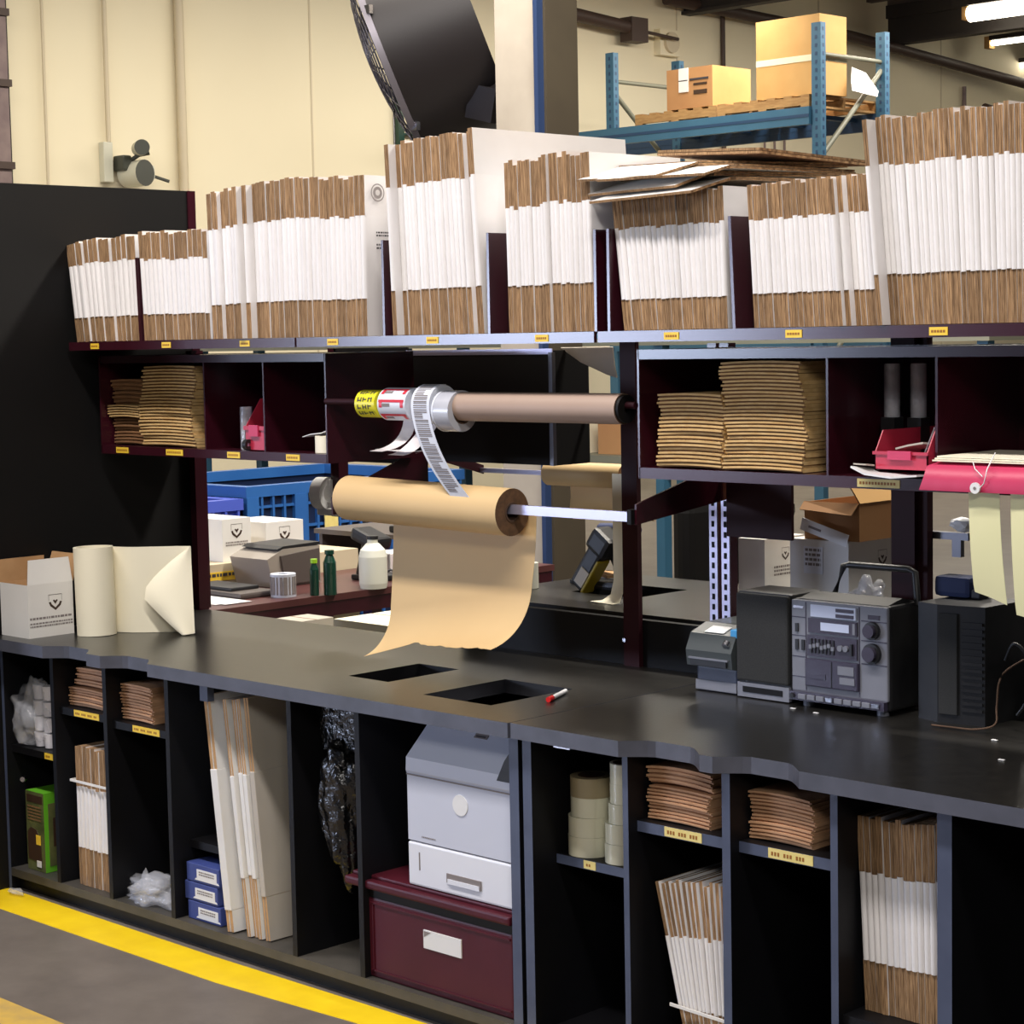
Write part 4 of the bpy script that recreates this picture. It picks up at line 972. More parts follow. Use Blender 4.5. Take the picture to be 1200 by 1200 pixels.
# ================================================================== CUBBY CONTENTS
def red_bin(x0, x1, y0, y1, z0, h, label, sh):
    t = thing('parts_bin', label, 'bin', ((x0+x1)/2, (y0+y1)/2, z0))
    b = MB(); th = .0025
    b.box(x0, x1, y0, y1, z0, z0+th, 'red_bin'); b.box(x0, x1, y0, y0+th, z0, z0+h*.45, 'red_bin'); b.box(x0, x1, y1-th, y1, z0, z0+h, 'red_bin')
    for x in (x0, x1-th): b.prism([(y0, z0), (y1, z0), (y1, z0+h), (y0+sh, z0+h), (y0, z0+h*.45)], 'x', x, x+th, 'red_bin')
    part(t, 'tub', b)
    b = MB(); b.box(x0-.003, x1+.003, y0-.004, y0+.002, z0+h*.40, z0+h*.48, 'red_bin'); part(t, 'front_rim', b)
    b = MB(); b.box(x0+(x1-x0)*.28, x1-(x1-x0)*.28, y0-.008, y0-.002, z0+h*.28, z0+h*.50, 'pink_folder'); part(t, 'label_holder', b)
    return t
red_bin(-1.487, -1.392, .415, .60, 1.369, .15, 'dark red parts bin in the left cubby unit', .06)
red_bin(.742, .876, .39, .62, 1.385, .085, 'red parts bin in the right cubby unit with papers under it', .03)
b = MB(); b.ring((-1.478, .41, 1.386), (-1.462, .41, 1.386), .007, .016, 'dark_plastic'); solo('small_ring', b, 'small dark ring in front of the dark red bin', 'ring', (-1.47, .41, 1.37))
b = MB(); b.ring((-1.525, .45, 1.369), (-1.525, .45, 1.495), .015, .018, 'bag_clear'); solo('clear_tube', b, 'short clear plastic tube beside the dark red bin', 'tube', (-1.525, .45, 1.369))
b = MB(); b.ring((-1.42, .66, 1.369), (-1.42, .66, 1.62), .020, .028, 'box_grey'); solo('paper_tube', b, 'tall pale tube standing behind the dark red bin', 'tube', (-1.42, .66, 1.369))
t = thing('tape_dispenser_roll', 'cream label roll with a curled white strip, right end of the left cubby unit', 'label roll', (-1.17, .46, 1.369))
b = MB(); b.ring((-1.165, .47, 1.369), (-1.165, .47, 1.416), .012, .045, 'cream_paper'); part(t, 'wound_labels', b)
b = MB(); rows = [[(x, .44, z), (x+.01, .50, z)] for x, z in ((-1.255, 1.412), (-1.22, 1.420), (-1.17, 1.425), (-1.135, 1.435), (-1.12, 1.46), (-1.117, 1.50))]
b.sheet(rows, .002, 'white_plastic'); part(t, 'curled_strip', b)
for i, x in enumerate((.658, .728)):
    b = MB(); b.ring((x, .58, 1.49), (x, .58, 1.61), .014, .018, 'bag_clear'); b.box(x-.018, x+.018, .562, .598, 1.369, 1.49, 'dark_plastic')
    solo('clear_tube', b, ('left' if i == 0 else 'right')+' grey tube standing behind the red bin in the right cubby unit', 'tube', (x, .58, 1.369))
b = MB(); b.sheet([[(.70, .36, 1.392), (.70, .5, 1.378)], [(.75, .34, 1.379), (.76, .5, 1.376)], [(.82, .335, 1.374), (.83, .5, 1.374)], [(.878, .345, 1.379), (.878, .5, 1.376)]], .004, 'white_plastic'); b.sheet([[(.70, .37, 1.398), (.70, .5, 1.386)], [(.74, .36, 1.398), (.75, .5, 1.382)]], .003, 'box_grey')
solo('loose_papers', b, 'white plastic wrapped papers drooping over the lip below the red bin', 'papers', (.79, .4, 1.37))
b = MB(); b.sheet([[(.775, .42, 1.430), (.775, .50, 1.425)], [(.81, .415, 1.438), (.81, .5, 1.43)], [(.845, .42, 1.444), (.845, .5, 1.436)]], .004, 'box_grey'); b.sheet([[(.838, .42, 1.40), (.838, .5, 1.40)], [(.874, .42, 1.478), (.874, .5, 1.478)]], .002, 'bag_clear'); solo('plastic_sleeve', b, 'crumpled clear sleeve inside the red bin', 'sleeve', (.82, .45, 1.42))
t = thing('document_folder', 'pink string tie document folder drooping over the right cubby lip', 'folder', (1.08, .42, 1.369))
rows = []
for i in range(8):
    u_ = i/7; x = .905+.40*u_
    rows.append([(x-.012*(u_ == 0), .335, 1.352), (x, .332, 1.375), (x, .345, 1.398), (x+.004, .40, 1.407), (x+.004, .62, 1.400)])
b = MB(); b.sheet(rows, .008, 'pink_folder'); part(t, 'flap_cover', b)
b = MB(); b.box(.91, 1.30, .42, .62, 1.372, 1.392, 'pink_folder'); part(t, 'folder_body', b)
b = MB(); b.cyl((1.033, .327, 1.361), (1.033, .322, 1.361), .0115, 'white_plastic', 20); b.cyl((1.033, .322, 1.361), (1.033, .3205, 1.361), .003, 'ink_soft', 10); part(t, 'string_button', b, 'white string button')
b = MB(); b.tube([(1.035, .324, 1.352), (1.055, .322, 1.372), (1.060, .325, 1.40), (1.058, .36, 1.432)], .0013, 'white_plastic', 6); b.tube([(1.05, .324, 1.385), (1.03, .328, 1.40), (1.015, .345, 1.412)], .0011, 'white_plastic', 6); part(t, 'tie_string', b)
b = MB()
for k in range(3): b.box(.912+.004*k, 1.28, .352+.003*k, .6, 1.411+k*.004, 1.414+k*.004, 'cream_paper')
solo('paper_pile', b, 'thin pile of cream papers on top of the pink folder', 'papers', (1.08, .45, 1.41))
for i, (xa, xb, zb, l) in enumerate(((1.0, 1.072, 1.13, 'pale yellow paper strip hanging below the pink folder, left one'), (1.098, 1.20, 1.09, 'pale yellow paper strip hanging at the right frame edge'))):
    rows = []
    for k in range(9):
        u_ = k/8; z = 1.353+(zb-1.353)*u_; y = .352-.006*math.sin(u_*3)+.012*u_
        rows.append([(xa+.008*u_, y, z+(.012 if k == 8 else 0)), ((xa+xb)/2+.008*u_, y-.002, z-.0+(.004 if k == 8 else 0)), (xb+.012*u_, y, z-.010*u_)])
    b = MB(); b.sheet(rows, .0008, 'pale_yellow_paper'); solo('hanging_paper', b, l, 'paper', (xa, .35, zb))

# ================================================================== BEHIND: second bench
t = thing('rear_counter', 'grey laminate counter of the bench behind with a waste cutout', 'counter', (.4, 1.2, .90))
b = poly_slab([(-1.02, .822), (2.2, .822), (2.2, 1.50), (-1.02, 1.50)], [[(-.80, 1.07), (-.55, 1.07), (-.55, 1.30), (-.80, 1.30)]], .90, .935, 'laminate_top', 'black_panel'); part(t, 'counter_slab', b)
b = MB(); b.box(-1.0, 2.2, 1.42, 1.44, 0, .90, 'black_panel'); b.box(-1.02, -1.0, .83, 1.44, 0, .90, 'black_panel'); part(t, 'cabinet_body', b)
t = thing('rear_cubby', 'dark cubby unit of the bench behind, its back seen above the taupe roll', 'shelf unit', (-1.04, 1.02, 1.31))
b = MB(); b.box(-1.36, -.75, .95, .955, 1.315, 1.634, 'black_panel'); b.box(-1.36, -.745, .945, .95, 1.634, 1.65, 'bar_metal'); part(t, 'back_sheet', b)
b = MB(); b.box(-.755, -.745, .955, 1.10, 1.315, 1.645, 'black_panel'); b.box(-.757, -.743, .943, .957, 1.315, 1.64, 'steel'); part(t, 'side_panel', b)
b = MB(); b.box(-1.36, -.75, .955, 1.10, 1.315, 1.32, 'black_panel'); part(t, 'underside', b)
b = MB(); b.box(-1.72, -1.37, .96, .965, 1.30, 1.66, 'black_panel'); part(t, 'rear_sheet', b)
b = MB(); b.box(-1.75, -1.71, .96, 1.0, 1.12, 1.66, 'maroon'); part(t, 'support_post', b)
b = MB(); b.tube([(-.745, 1.095, 1.478), (-.50, 1.095, 1.478)], .008, 'steel'); part(t, 'tape_rod', b)
rows = [[(-.76, 1.0, 1.652), (-.56, 1.0, 1.652)], [(-.70, 1.02, 1.61), (-.57, 1.02, 1.59)], [(-.62, 1.04, 1.575), (-.58, 1.04, 1.565)]]
b = MB(); b.sheet(rows, .004, 'box_grey'); solo('hanging_card', b, 'grey card hanging under the shelf joint', 'card', (-.62, 1.02, 1.57))
t = thing('rear_roll_holder', 'steel bar and arm of the bench behind, left of the rear kraft roll', 'roll holder', (-1.1, 1.2, 1.26))
b = MB(); b.box(-1.36, -.70, 1.244, 1.256, 1.258, 1.272, 'bar_metal'); part(t, 'steel_bar', b)
b = MB(); b.prism([(1.09, 1.30), (1.09, 1.33), (1.262, 1.28), (1.262, 1.252)], 'x', -1.36, -1.354, 'maroon_matte'); part(t, 'arm', b)
t = thing('rear_kraft_roll', 'kraft roll of the bench behind seen under the taupe roll', 'paper roll', (-.9, 1.25, 1.265))
b = MB(); b.ring((-1.055, 1.25, 1.265), (-.74, 1.25, 1.265), .0092, .037, 'kraft_roll', 'kraft_dark'); part(t, 'wound_paper', b)
b = MB(); b.sheet([[(-1.0, 1.285, 1.26), (-.75, 1.285, 1.26)], [(-1.0, 1.287, 1.19), (-.75, 1.287, 1.19)], [(-1.02, 1.30, 1.14), (-.74, 1.30, 1.15)], [(-1.06, 1.36, 1.115), (-.72, 1.36, 1.125)]], .001, 'kraft_roll'); part(t, 'hanging_sheet', b)
b = MB()
rows = [[(-.525, .95, z), (-.49, .95, z)] for z in (1.30, 1.2, 1.1, 1.0)]+[[(-.535, .948, .96), (-.49, .948, .965)], [(-.56, .94, .942), (-.49, .935, .938)], [(-.60, .93, .937), (-.50, .915, .937)]]
b.sheet(rows, .0008, 'cream_paper'); solo('white_strip', b, 'white paper strip hanging beside the maroon post and curling on the rear counter', 'paper', (-.52, .95, .94))
b = MB(); b.sheet([[(-.60, 1.104, 1.487), (-.535, 1.104, 1.487)], [(-.585, 1.09, 1.41), (-.535, 1.09, 1.41)], [(-.57, 1.085, 1.36), (-.52, 1.085, 1.36)], [(-.54, 1.08, 1.28), (-.50, 1.08, 1.28)]], .001, 'backing_paper')
b.box(-.60, -.53, 1.085, 1.088, 1.42, 1.428, 'tape_red'); b.sheet([[(-.595, 1.085, 1.42), (-.588, 1.085, 1.42)], [(-.545, 1.075, 1.35), (-.54, 1.075, 1.35)]], .001, 'tape_red'); b.sheet([[(-.54, 1.085, 1.42), (-.533, 1.085, 1.42)], [(-.575, 1.075, 1.35), (-.568, 1.075, 1.35)]], .001, 'tape_red')
solo('red_label_tail', b, 'red printed label strip hanging left of the maroon post behind', 'label strip', (-.56, 1.09, 1.28))
# scanner on stand
t = thing('barcode_scanner', 'black and yellow handheld scanner leaning on a stand on the rear counter', 'scanner', (-.74, 1.16, .935))
b = MB(); M_ = Matrix.Translation((-.815, 1.13, .945)) @ Matrix.Rotation(R(36), 4, 'Y')
b.bbox(-.028, .028, -.03, .03, 0, .17, 'dark_plastic', .01, M_); b.bbox(-.040, .04, -.038, .038, .13, .20, 'dark_plastic', .015, M_); part(t, 'scanner_body', b)
b = MB(); b.bbox(-.012, .024, -.034, -.030, .015, .07, 'box_grey', .002, M_); part(t, 'paper_label', b)
b = MB(); b.bbox(.024, .034, -.032, .02, .0, .12, 'scanner_yellow', .004, M_); part(t, 'yellow_grip', b)
b = MB(); b.tube([(-.70, 1.15, 1.06), (-.655, 1.17, 1.0), (-.64, 1.18, .95)], .004, 'steel'); b.tube([(-.72, 1.16, 1.03), (-.69, 1.16, .98)], .006, 'dark_plastic'); part(t, 'stand_wire', b)
b = MB(); b.bbox(-.80, -.66, 1.14, 1.20, .936, .962, 'dark_plastic', .01); b.cyl((-.665, 1.16, .94), (-.665, 1.19, .985), .02, 'dark_plastic'); part(t, 'stand_base', b)
b = MB(); b.bbox(-.93, -.80, 1.20, 1.32, .936, .95, 'dark_plastic', .004); solo('dark_tray', b, 'small dark tray behind the yellow and black scanner', 'tray', (-.86, 1.26, .936))
b = MB(); b.sheet([[(-.98, 1.28, .96), (-.96, 1.40, .952)], [(-.90, 1.27, .965), (-.88, 1.40, .955)], [(-.83, 1.26, .957), (-.82, 1.36, .952)]], .008, 'kraft_face'); b.box(-.90, -.82, 1.27, 1.31, .951, .953, 'white_plastic'); solo('kraft_sheets', b, 'crumpled tan sheets behind the scanner', 'paper', (-.9, 1.3, .95))
t = thing('white_cup_stack', 'white cylindrical container right of the hanging kraft sheet', 'container', (-.96, 1.02, .935))
b = MB(); b.cyl((-.965, 1.05, .936), (-.965, 1.05, 1.012), .036, 'bottle_white', 24); part(t, 'container_body', b)
b = MB(); b.prism([(-1.01, 1.012), (-.965, 1.012), (-.985, 1.09), (-1.01, 1.09)], 'y', 1.04, 1.06, 'white_plastic'); part(t, 'tall_spout', b)
b = MB(); b.tube([(-.845, 1.42, 1.085), (-.90, 1.42, 1.085), (-1.0, 1.42, 1.08)], .02, 'denim'); b.bbox(-1.0, -.88, 1.38, 1.46, 1.05, 1.07, 'dark_plastic', .008); b.box(-.94, -.93, 1.41, 1.43, .9355, 1.06, 'dark_plastic'); b.box(-.98, -.88, 1.37, 1.47, .9355, .942, 'dark_plastic'); solo('dark_device', b, 'dark blue and black device on a stand behind the scanner', 'device', (-.8, 1.42, .935))
b = MB(); b.bbox(-1.12, -1.04, 1.9, 2.3, .0, 1.12, 'black_panel', .03); solo('waste_bin', b, 'tall dark bin behind the rear counter', 'bin', (-1.1, 2.1, 0))
# boxes on the rear counter
t = thing('shipping_box', 'narrow white box with a dark emblem behind the left speaker', 'box', (-.02, 1.1, .935))
b = MB(); b.box(-.107, -.02, .985, 1.16, .9355, 1.14, 'box_white_plain'); part(t, 'carton_body', b)
b = MB(); b.box(-.108, -.02, 1.07, 1.072, 1.14, 1.145, 'box_grey'); b.box(-.10, -.03, 1.0, 1.06, 1.1403, 1.142, 'box_grey'); part(t, 'top_flap', b)
b = MB(); emblem(b, '+x', (-.0194, 1.075, 1.095), .018); textbars(b, '+x', (-.0194, 1.07, 1.065), .09, .030, 3, 'ink_soft', 8); part(t, 'printing', b)
t = thing('shipping_box', 'wide white box with an emblem under the open brown box', 'box', (.2, 1.1, .935))
b = MB(); b.box(.06, .245, .99, 1.26, .9355, 1.148, ['box_white_plain', 'box_white_plain', 'box_white_plain', 'box_white_plain', 'box_white_plain', 'box_white_plain']); part(t, 'carton_body', b)
b = MB(); emblem(b, '+x', (.2456, 1.14, 1.095), .022); part(t, 'emblem', b)
b = MB(); b.box(.105, .165, .9885, .99, 1.06, 1.13, 'printer_light'); textbars(b, '-y', (.135, .988, 1.125), .05, .05, 4, 'ink_soft', 12); part(t, 'address_label', b)
t = thing('open_brown_box', 'open brown carton on the wide white box behind the stereo', 'box', (.2, 1.1, 1.148))
x0, x1, y0, y1, z0, z1 = .10, .272, 1.0, 1.24, 1.1485, 1.245
b = MB()
b = poly_slab([(x0, y0), (x1, y0), (x1, y1), (x0, y1)], [[(x0+.004, y0+.004), (x1-.004, y0+.004), (x1-.004, y1-.004), (x0+.004, y1-.004)]], z0, z1, 'kraft_edge', 'carton_dark')
b.box(x0+.004, x1-.004, y0+.004, y1-.004, z0, z0+.003, 'carton_dark'); part(t, 'carton_body', b)
flap(t, [(x1, y0, z1), (x1, y1, z1), (x1-.05, y1, z1+.06), (x1-.05, y0+.01, z1+.06)], (.003, 0, .002), 'carton', 'carton')
flap(t, [(x0, y0, z1), (x1, y0, z1), (x1-.01, y0-.02, z1-.03), (x0, y0-.02, z1-.02)], (0, -.002, .002), 'carton_dark', 'carton_dark')
b = MB(); b.box(-.075, .075, -.002, 0, -.016, .016, 'white_plastic', Matrix.Translation((.185, .970, 1.172)) @ Matrix.Rotation(R(15), 4, 'Y')); b.box(-.05, -.01, -.003, -.002, -.003, .003, 'ink_soft', Matrix.Translation((.185, .970, 1.172)) @ Matrix.Rotation(R(15), 4, 'Y')); solo('packing_slip', b, 'white packing slip leaning on the open brown box', 'paper', (.17, .975, 1.15))
t = thing('clear_bag', 'crumpled clear plastic in front of the wide white box', 'bag', (.30, .97, .94))
def blob(cx, cy, cz, rx, ry, rz, m, amp=.25, fr=6, seed=0, sub_=4, flat=None):
    bm = bmesh.new(); bmesh.ops.create_icosphere(bm, subdivisions=sub_, radius=1)
    for v in bm.verts:
        n_ = mnoise.noise(v.co*fr*.4+Vector((seed*3.1, seed, 0)))*amp*1.6+abs(mnoise.noise(v.co*fr+Vector((seed, 0, seed))))*amp
        q = v.co*(1+n_-amp*.3); v.co = Vector((cx+q.x*rx, cy+q.y*ry, cz+q.z*rz))
        if flat is not None: v.co.z = max(v.co.z, flat)
    return bm
b = MB(); b.frombm(blob(.33, .955, 1.0, .04, .025, .06, 'bag_clear', .5, 5, 3, flat=.9355), 'bag_clear', smooth=True); part(t, 'film', b)
t = thing('dark_bag', 'dark crumpled bag hanging in the shade on the narrow white box', 'bag', (-.07, 1.08, 1.145))
b = MB(); b.frombm(blob(-.06, 1.09, 1.205, .045, .04, .06, 'bag_black', .35, 4, 5, flat=1.1462), 'bag_black'); part(t, 'bag_film', b)
# right window
t = thing('clamp_arm', 'grey metal clamp glimpsed right of the wide maroon post', 'clamp', (.66, .785, 1.16))
b = MB(); b.box(.60, .72, .7945, .81, 1.195, 1.212, 'steel'); b.box(.676, .700, .795, .81, 1.155, 1.2, 'steel'); part(t, 'metal_arm', b)
b = MB(); b.frombm(blob(.70, .80, 1.232, .034, .014, .018, 'white_plastic', .2, 3, 2, 3), 'white_plastic'); part(t, 'white_cap', b)
t = thing('spray_bottle', 'small bottle with a red top between the hanging papers', 'bottle', (.62, 1.2, .935))
b = MB(); b.cyl((.68, 1.2, .936), (.68, 1.2, 1.20), .026, 'grey_device', 20); b.cyl((.68, 1.2, 1.20), (.68, 1.2, 1.23), .026, 'bottle_white', 20, r2=.012); part(t, 'bottle_body', b)
b = MB(); b.box(.662, .70, 1.18, 1.22, 1.23, 1.262, 'red'); part(t, 'red_top', b, 'red top')

# ================================================================== LEFT REAR: desk and crates
t = thing('packing_desk', 'dark maroon desk behind the bench cluttered with devices', 'desk', (-2.95, 1.75, 0))
b = MB(); b.prism([(-3.05, 1.02), (-2.47, 1.02), (-2.47, 2.75), (-3.6, 2.75), (-3.6, 2.22), (-3.05, 2.22)], 'z', .725, .75, 'desk_top'); part(t, 'desktop', b)
b = MB(); b.box(-2.50, -2.475, 1.03, 2.74, .67, .725, 'maroon'); part(t, 'apron', b)
for x, y in ((-2.52, 1.08), (-2.52, 1.55), (-3.01, 1.08), (-2.52, 2.7), (-3.55, 2.7)):
    b = MB(); b.box(x-.03, x+.03, y-.03, y+.03, 0, .725, 'maroon'); part(t, 'leg', b)
t = thing('label_printer', 'grey desktop label printer with a dark open front on the maroon desk', 'printer', (-2.88, 1.65, .75))
b = MB(); b.prism([(1.55, .7505), (1.52, .86), (1.60, .895), (1.78, .895), (1.78, .7505)], 'x', -3.03, -2.80, 'grey_device'); part(t, 'housing', b)
b = MB(); b.prism([(1.60, .76), (1.58, .87), (1.77, .885), (1.77, .76)], 'x', -2.80, -2.79, 'grey_device_dark'); part(t, 'side_cover', b)
b = MB(); b.prism([(1.57, .895), (1.78, .897), (1.78, .909), (1.6, .905)], 'x', -3.02, -2.80, 'dark_plastic'); part(t, 'lid', b)
b = MB(); b.bbox(-2.99, -2.62, 1.25, 1.42, .7505, .772, 'grey_device_dark', .008); b.bbox(-2.95, -2.70, 1.27, 1.40, .772, .785, 'dark_plastic', .004); solo('desk_tray', b, 'flat dark tray on the maroon desk below the grey printer', 'tray', (-2.8, 1.33, .75))
b = MB()
for k in range(3): b.box(-2.95+k*.06, -2.60+k*.03, 1.08+k*.02, 1.20+k*.02, .7503+k*.0012, .7512+k*.0012, 'white_plastic')
solo('desk_papers', b, 'white papers on the near edge of the maroon desk', 'papers', (-2.8, 1.12, .75))
t = thing('label_roll', 'standing roll of printed labels on the maroon desk', 'label roll', (-2.57, 1.41, .75))
b = MB(); b.ring((-2.57, 1.41, .7505), (-2.57, 1.41, .835), .02, .047, 'printer_grey'); part(t, 'wound_labels', b)
b = MB()
for k in range(9):
    a = -2.2+k*.34; b.box(-.003-.002*(k % 3), .003+.002*(k % 3), -.001, .001, .01, .075, 'ink_soft', Matrix.Translation((-2.57+math.cos(a)*.0475, 1.41+math.sin(a)*.0475, .7505)) @ Matrix.Rotation(a+math.pi/2, 4, 'Z'))
part(t, 'printed_stripes', b)
for i, (x, y, r_, h, l) in enumerate(((-2.50, 1.50, .017, .12, 'dark green bottle with a bright green cap beside the label roll'), (-2.47, 1.55, .024, .15, 'larger dark green bottle beside the label roll'))):
    t = thing('green_bottle', l, 'bottle', (x, y, .75)); b = MB(); b.cyl((x, y, .7505), (x, y, .75+h*.8), r_, 'bottle_green', 18); b.cyl((x, y, .75+h*.8), (x, y, .75+h), r_, 'bottle_green', 18, r2=r_*.5); part(t, 'bottle_body', b)
    b = MB(); b.cyl((x, y, .75+h), (x, y, .765+h), r_*.75, 'lime' if i == 0 else 'bottle_green', 14); part(t, 'cap', b)
t = thing('plastic_jug', 'translucent white bottle with a black cap left of the kraft sheet', 'bottle', (-2.47, 1.75, .75))
b = MB(); cxx, cyy = -2.49, 1.78
prof = [(.050, .7505), (.054, .77), (.054, .87), (.047, .895), (.026, .918), (.02, .922), (.02, .935)]
for (ra, za), (rb, zb) in zip(prof, prof[1:]): b.cyl((cxx, cyy, za), (cxx, cyy, zb), ra, 'bottle_white', 28, r2=rb, caps=False)
b.cyl((cxx, cyy, .7503), (cxx, cyy, .7506), .05, 'bottle_white', 28); part(t, 'bottle_body', b)
b = MB(); b.cyl((cxx, cyy, .935), (cxx, cyy, .948), .022, 'dark_plastic', 20); part(t, 'cap', b)
t = thing('desk_scanner', 'black handheld scanner in a cradle behind the green bottles', 'scanner', (-2.8, 2.05, .75))
b = MB(); M_ = Matrix.Translation((-2.72, 1.95, .76)) @ Matrix.Rotation(R(18), 4, 'Y'); b.bbox(-.03, .03, -.04, .04, 0, .16, 'dark_plastic', .012, M_); b.bbox(-.09, .05, -.05, .05, .13, .18, 'dark_plastic', .015, M_); part(t, 'scanner_body', b)
b = MB(); b.bbox(-2.76, -2.60, 1.9, 2.05, .7505, .772, 'dark_plastic', .006); part(t, 'cradle', b)
b = MB(); b.tube([(-2.62, 1.92, .77), (-2.56, 1.93, .80), (-2.54, 1.99, .775), (-2.58, 2.06, .755)], .005, 'dark_plastic'); part(t, 'cord', b)
t = thing('monitor_shelf', 'grey shelf with a black device at the far end of the maroon desk', 'shelf', (-3.2, 2.5, .75))
b = MB(); b.box(-3.4, -2.65, 2.25, 2.6, .87, .89, 'grey_device_dark'); part(t, 'shelf_board', b)
for x in (-3.38, -2.68):
    b = MB(); b.box(x-.01, x+.01, 2.27, 2.58, .7505, .87, 'grey_device_dark'); part(t, 'leg', b)
b = MB(); b.bbox(-2.98, -2.83, 2.3, 2.45, .891, .92, 'dark_plastic', .008); b.tube([(-2.9, 2.32, .93), (-2.80, 2.35, .955), (-2.72, 2.42, .93)], .008, 'chrome'); b.bbox(-2.78, -2.67, 2.35, 2.5, .891, .925, 'crate_blue_deep', .008); solo('desk_tools', b, 'pile of dark tools with a chrome bar on the grey shelf', 'tools', (-2.85, 2.4, .89))
b = MB(); b.bbox(-2.72, -2.66, 2.1, 2.25, .7505, .83, 'red', .006); b.bbox(-2.84, -2.73, 2.08, 2.25, .7505, .84, 'white_plastic', .006); solo('small_carton', b, 'small red and white carton behind the white bottle', 'carton', (-2.75, 2.15, .75))
b = MB(); b.box(-2.30, -2.16, 1.15, 1.30, .0, .72, 'box_grey'); b.box(-2.30, -2.16, 1.22, 1.225, .72, .7206, 'kraft_dark'); solo('floor_box', b, 'tall pale box on the floor in front of the maroon desk, left one', 'box', (-2.23, 1.2, 0))
b = MB(); b.box(-2.04, -1.72, 1.2, 1.55, .0, .735, 'cream_paper'); b.box(-2.04, -1.72, 1.37, 1.375, .735, .7356, 'kraft_dark'); solo('floor_box', b, 'tall cream box on the floor behind the counter, near the kraft sheet', 'box', (-1.9, 1.4, 0))
# white handheld label gun hanging left of roll
t = thing('label_dispenser', 'white label dispenser mounted left of the large kraft roll', 'dispenser', (-1.75, .94, 1.13))
b = MB(); b.ring((-1.79, .94, 1.195), (-1.75, .95, 1.195), .028, .052, 'white_plastic'); part(t, 'label_wheel', b)
b = MB(); b.bbox(-1.79, -1.55, .93, .96, 1.125, 1.148, 'white_plastic', .005); b.bbox(-1.765, -1.74, .945, .96, 1.13, 1.24, 'white_plastic', .004); part(t, 'mount_arm', b)

# blue crates, white boxes, far shelf
def crate(x0, x1, y0, y1, z0, z1, label, m='crate_blue', mi='crate_blue_deep'):
    t = thing('bulk_crate', label, 'crate', ((x0+x1)/2, (y0+y1)/2, z0))
    b = poly_slab([(x0, y0), (x1, y0), (x1, y1), (x0, y1)], [[(x0+.03, y0+.03), (x1-.03, y0+.03), (x1-.03, y1-.03), (x0+.03, y1-.03)]], z0, z1-.05, mi, mi); b.box(x0+.03, x1-.03, y0+.03, y1-.03, z0, z0+.04, mi); part(t, 'walls', b)  # default wall colour paints the dark shade between the ribs
    b = MB()
    b = poly_slab([(x0-.02, y0-.02), (x1+.02, y0-.02), (x1+.02, y1+.02), (x0-.02, y1+.02)], [[(x0+.04, y0+.04), (x1-.04, y0+.04), (x1-.04, y1-.04), (x0+.04, y1-.04)]], z1-.05, z1, m, m)
    part(t, 'top_rim', b)
    b = MB(); nx = max(4, int((x1-x0)/.065)); ny = max(4, int((y1-y0)/.065))
    for k in range(nx+1): q = x0+(x1-x0-.012)*k/nx; b.box(q, q+.012, y0-.018, y0, z0, z1-.05, m)
    for k in range(ny+1): q = y0+(y1-y0-.012)*k/ny; b.box(x1, x1+.018, q, q+.012, z0, z1-.05, m)
    for k in range(1, 10):
        z = z0+(z1-z0)*k/10; b.box(x0, x1, y0-.014, y0, z, z+.012, m); b.box(x1, x1+.014, y0, y1, z, z+.012, m)
    b.box(x1, x1+.022, y0-.018, y0+.05, z0, z1-.05, m)
    if y1-y0 > .6: b.box(x1, x1+.022, y0+.26, y0+.33, z0, z1-.05, m)
    part(t, 'ribs', b)
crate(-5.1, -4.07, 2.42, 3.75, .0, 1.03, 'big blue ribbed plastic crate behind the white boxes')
crate(-5.0, -4.06, 2.06, 2.355, .0, .98, 'added violet crate in place of the bluish lit front of the big crate', 'crate_blue_lit', 'crate_blue_lit')  # added: stands for the big crate's front face in bluish light
b = MB(); b.box(-4.045, -4.04, 2.85, 2.93, .80, .92, 'label_pale'); part(next(o for o in sc.objects if o.name.startswith('bulk_crate') and 'ribbed' in o.get('label', '')), 'crate_tag', b, 'small yellowish tag')
t = thing('beige_bin', 'beige bin with a yellow label holding white boxes behind the desk', 'bin', (-3.3, 1.7, 0))
b = MB(); b.box(-3.55, -3.06, 1.2, 2.2, .0, .83, 'pipe_cream'); part(t, 'bin_body', b)
b = MB(); b.box(-3.0595, -3.058, 1.35, 1.62, .765, .80, 'label_yellow'); textbars(b, '+x', (-3.057, 1.48, .794), .22, .022, 1, 'ink', 3); part(t, 'yellow_label', b, 'yellow label')
for i, (xx0, xx1, yy0, yy1, z1, l) in enumerate(((-3.40, -3.10, 1.54, 1.68, .997, 'left white box with a grey emblem on the beige bin'), (-3.36, -3.10, 1.755, 1.946, .968, 'right white box with a dark emblem on the beige bin'))):
    t = thing('shipping_box', l, 'box', ((xx0+xx1)/2, (yy0+yy1)/2, .83))
    b = MB(); b.box(xx0, xx1, yy0, yy1, .8305, z1, 'box_white_plain'); b.box((xx0+xx1)/2-.001, (xx0+xx1)/2+.001, yy0, yy1, z1, z1+.0006, 'box_grey'); part(t, 'carton_body', b)
    b = MB(); emblem(b, '+x', (xx1+.001, (yy0+yy1)/2+.0, z1-.05), .030)
    if i == 0: textbars(b, '+x', (xx1+.001, (yy0+yy1)/2, z1-.09), .11, .02, 2, 'ink_soft', 9)
    part(t, 'printing', b)
t = thing('stock_shelf', 'long stock shelf with small boxes far behind the blue crate', 'shelf', (-6, 5.5, 0))
b = MB(); b.box(-10.5, -2.0, 5.3, 5.9, .95, 1.0, 'rack_grey'); part(t, 'shelf_board', b)
b = MB(); b.box(-10.5, -2.0, 5.3, 5.9, 1.62, 1.66, 'rack_grey'); part(t, 'shelf_board', b)
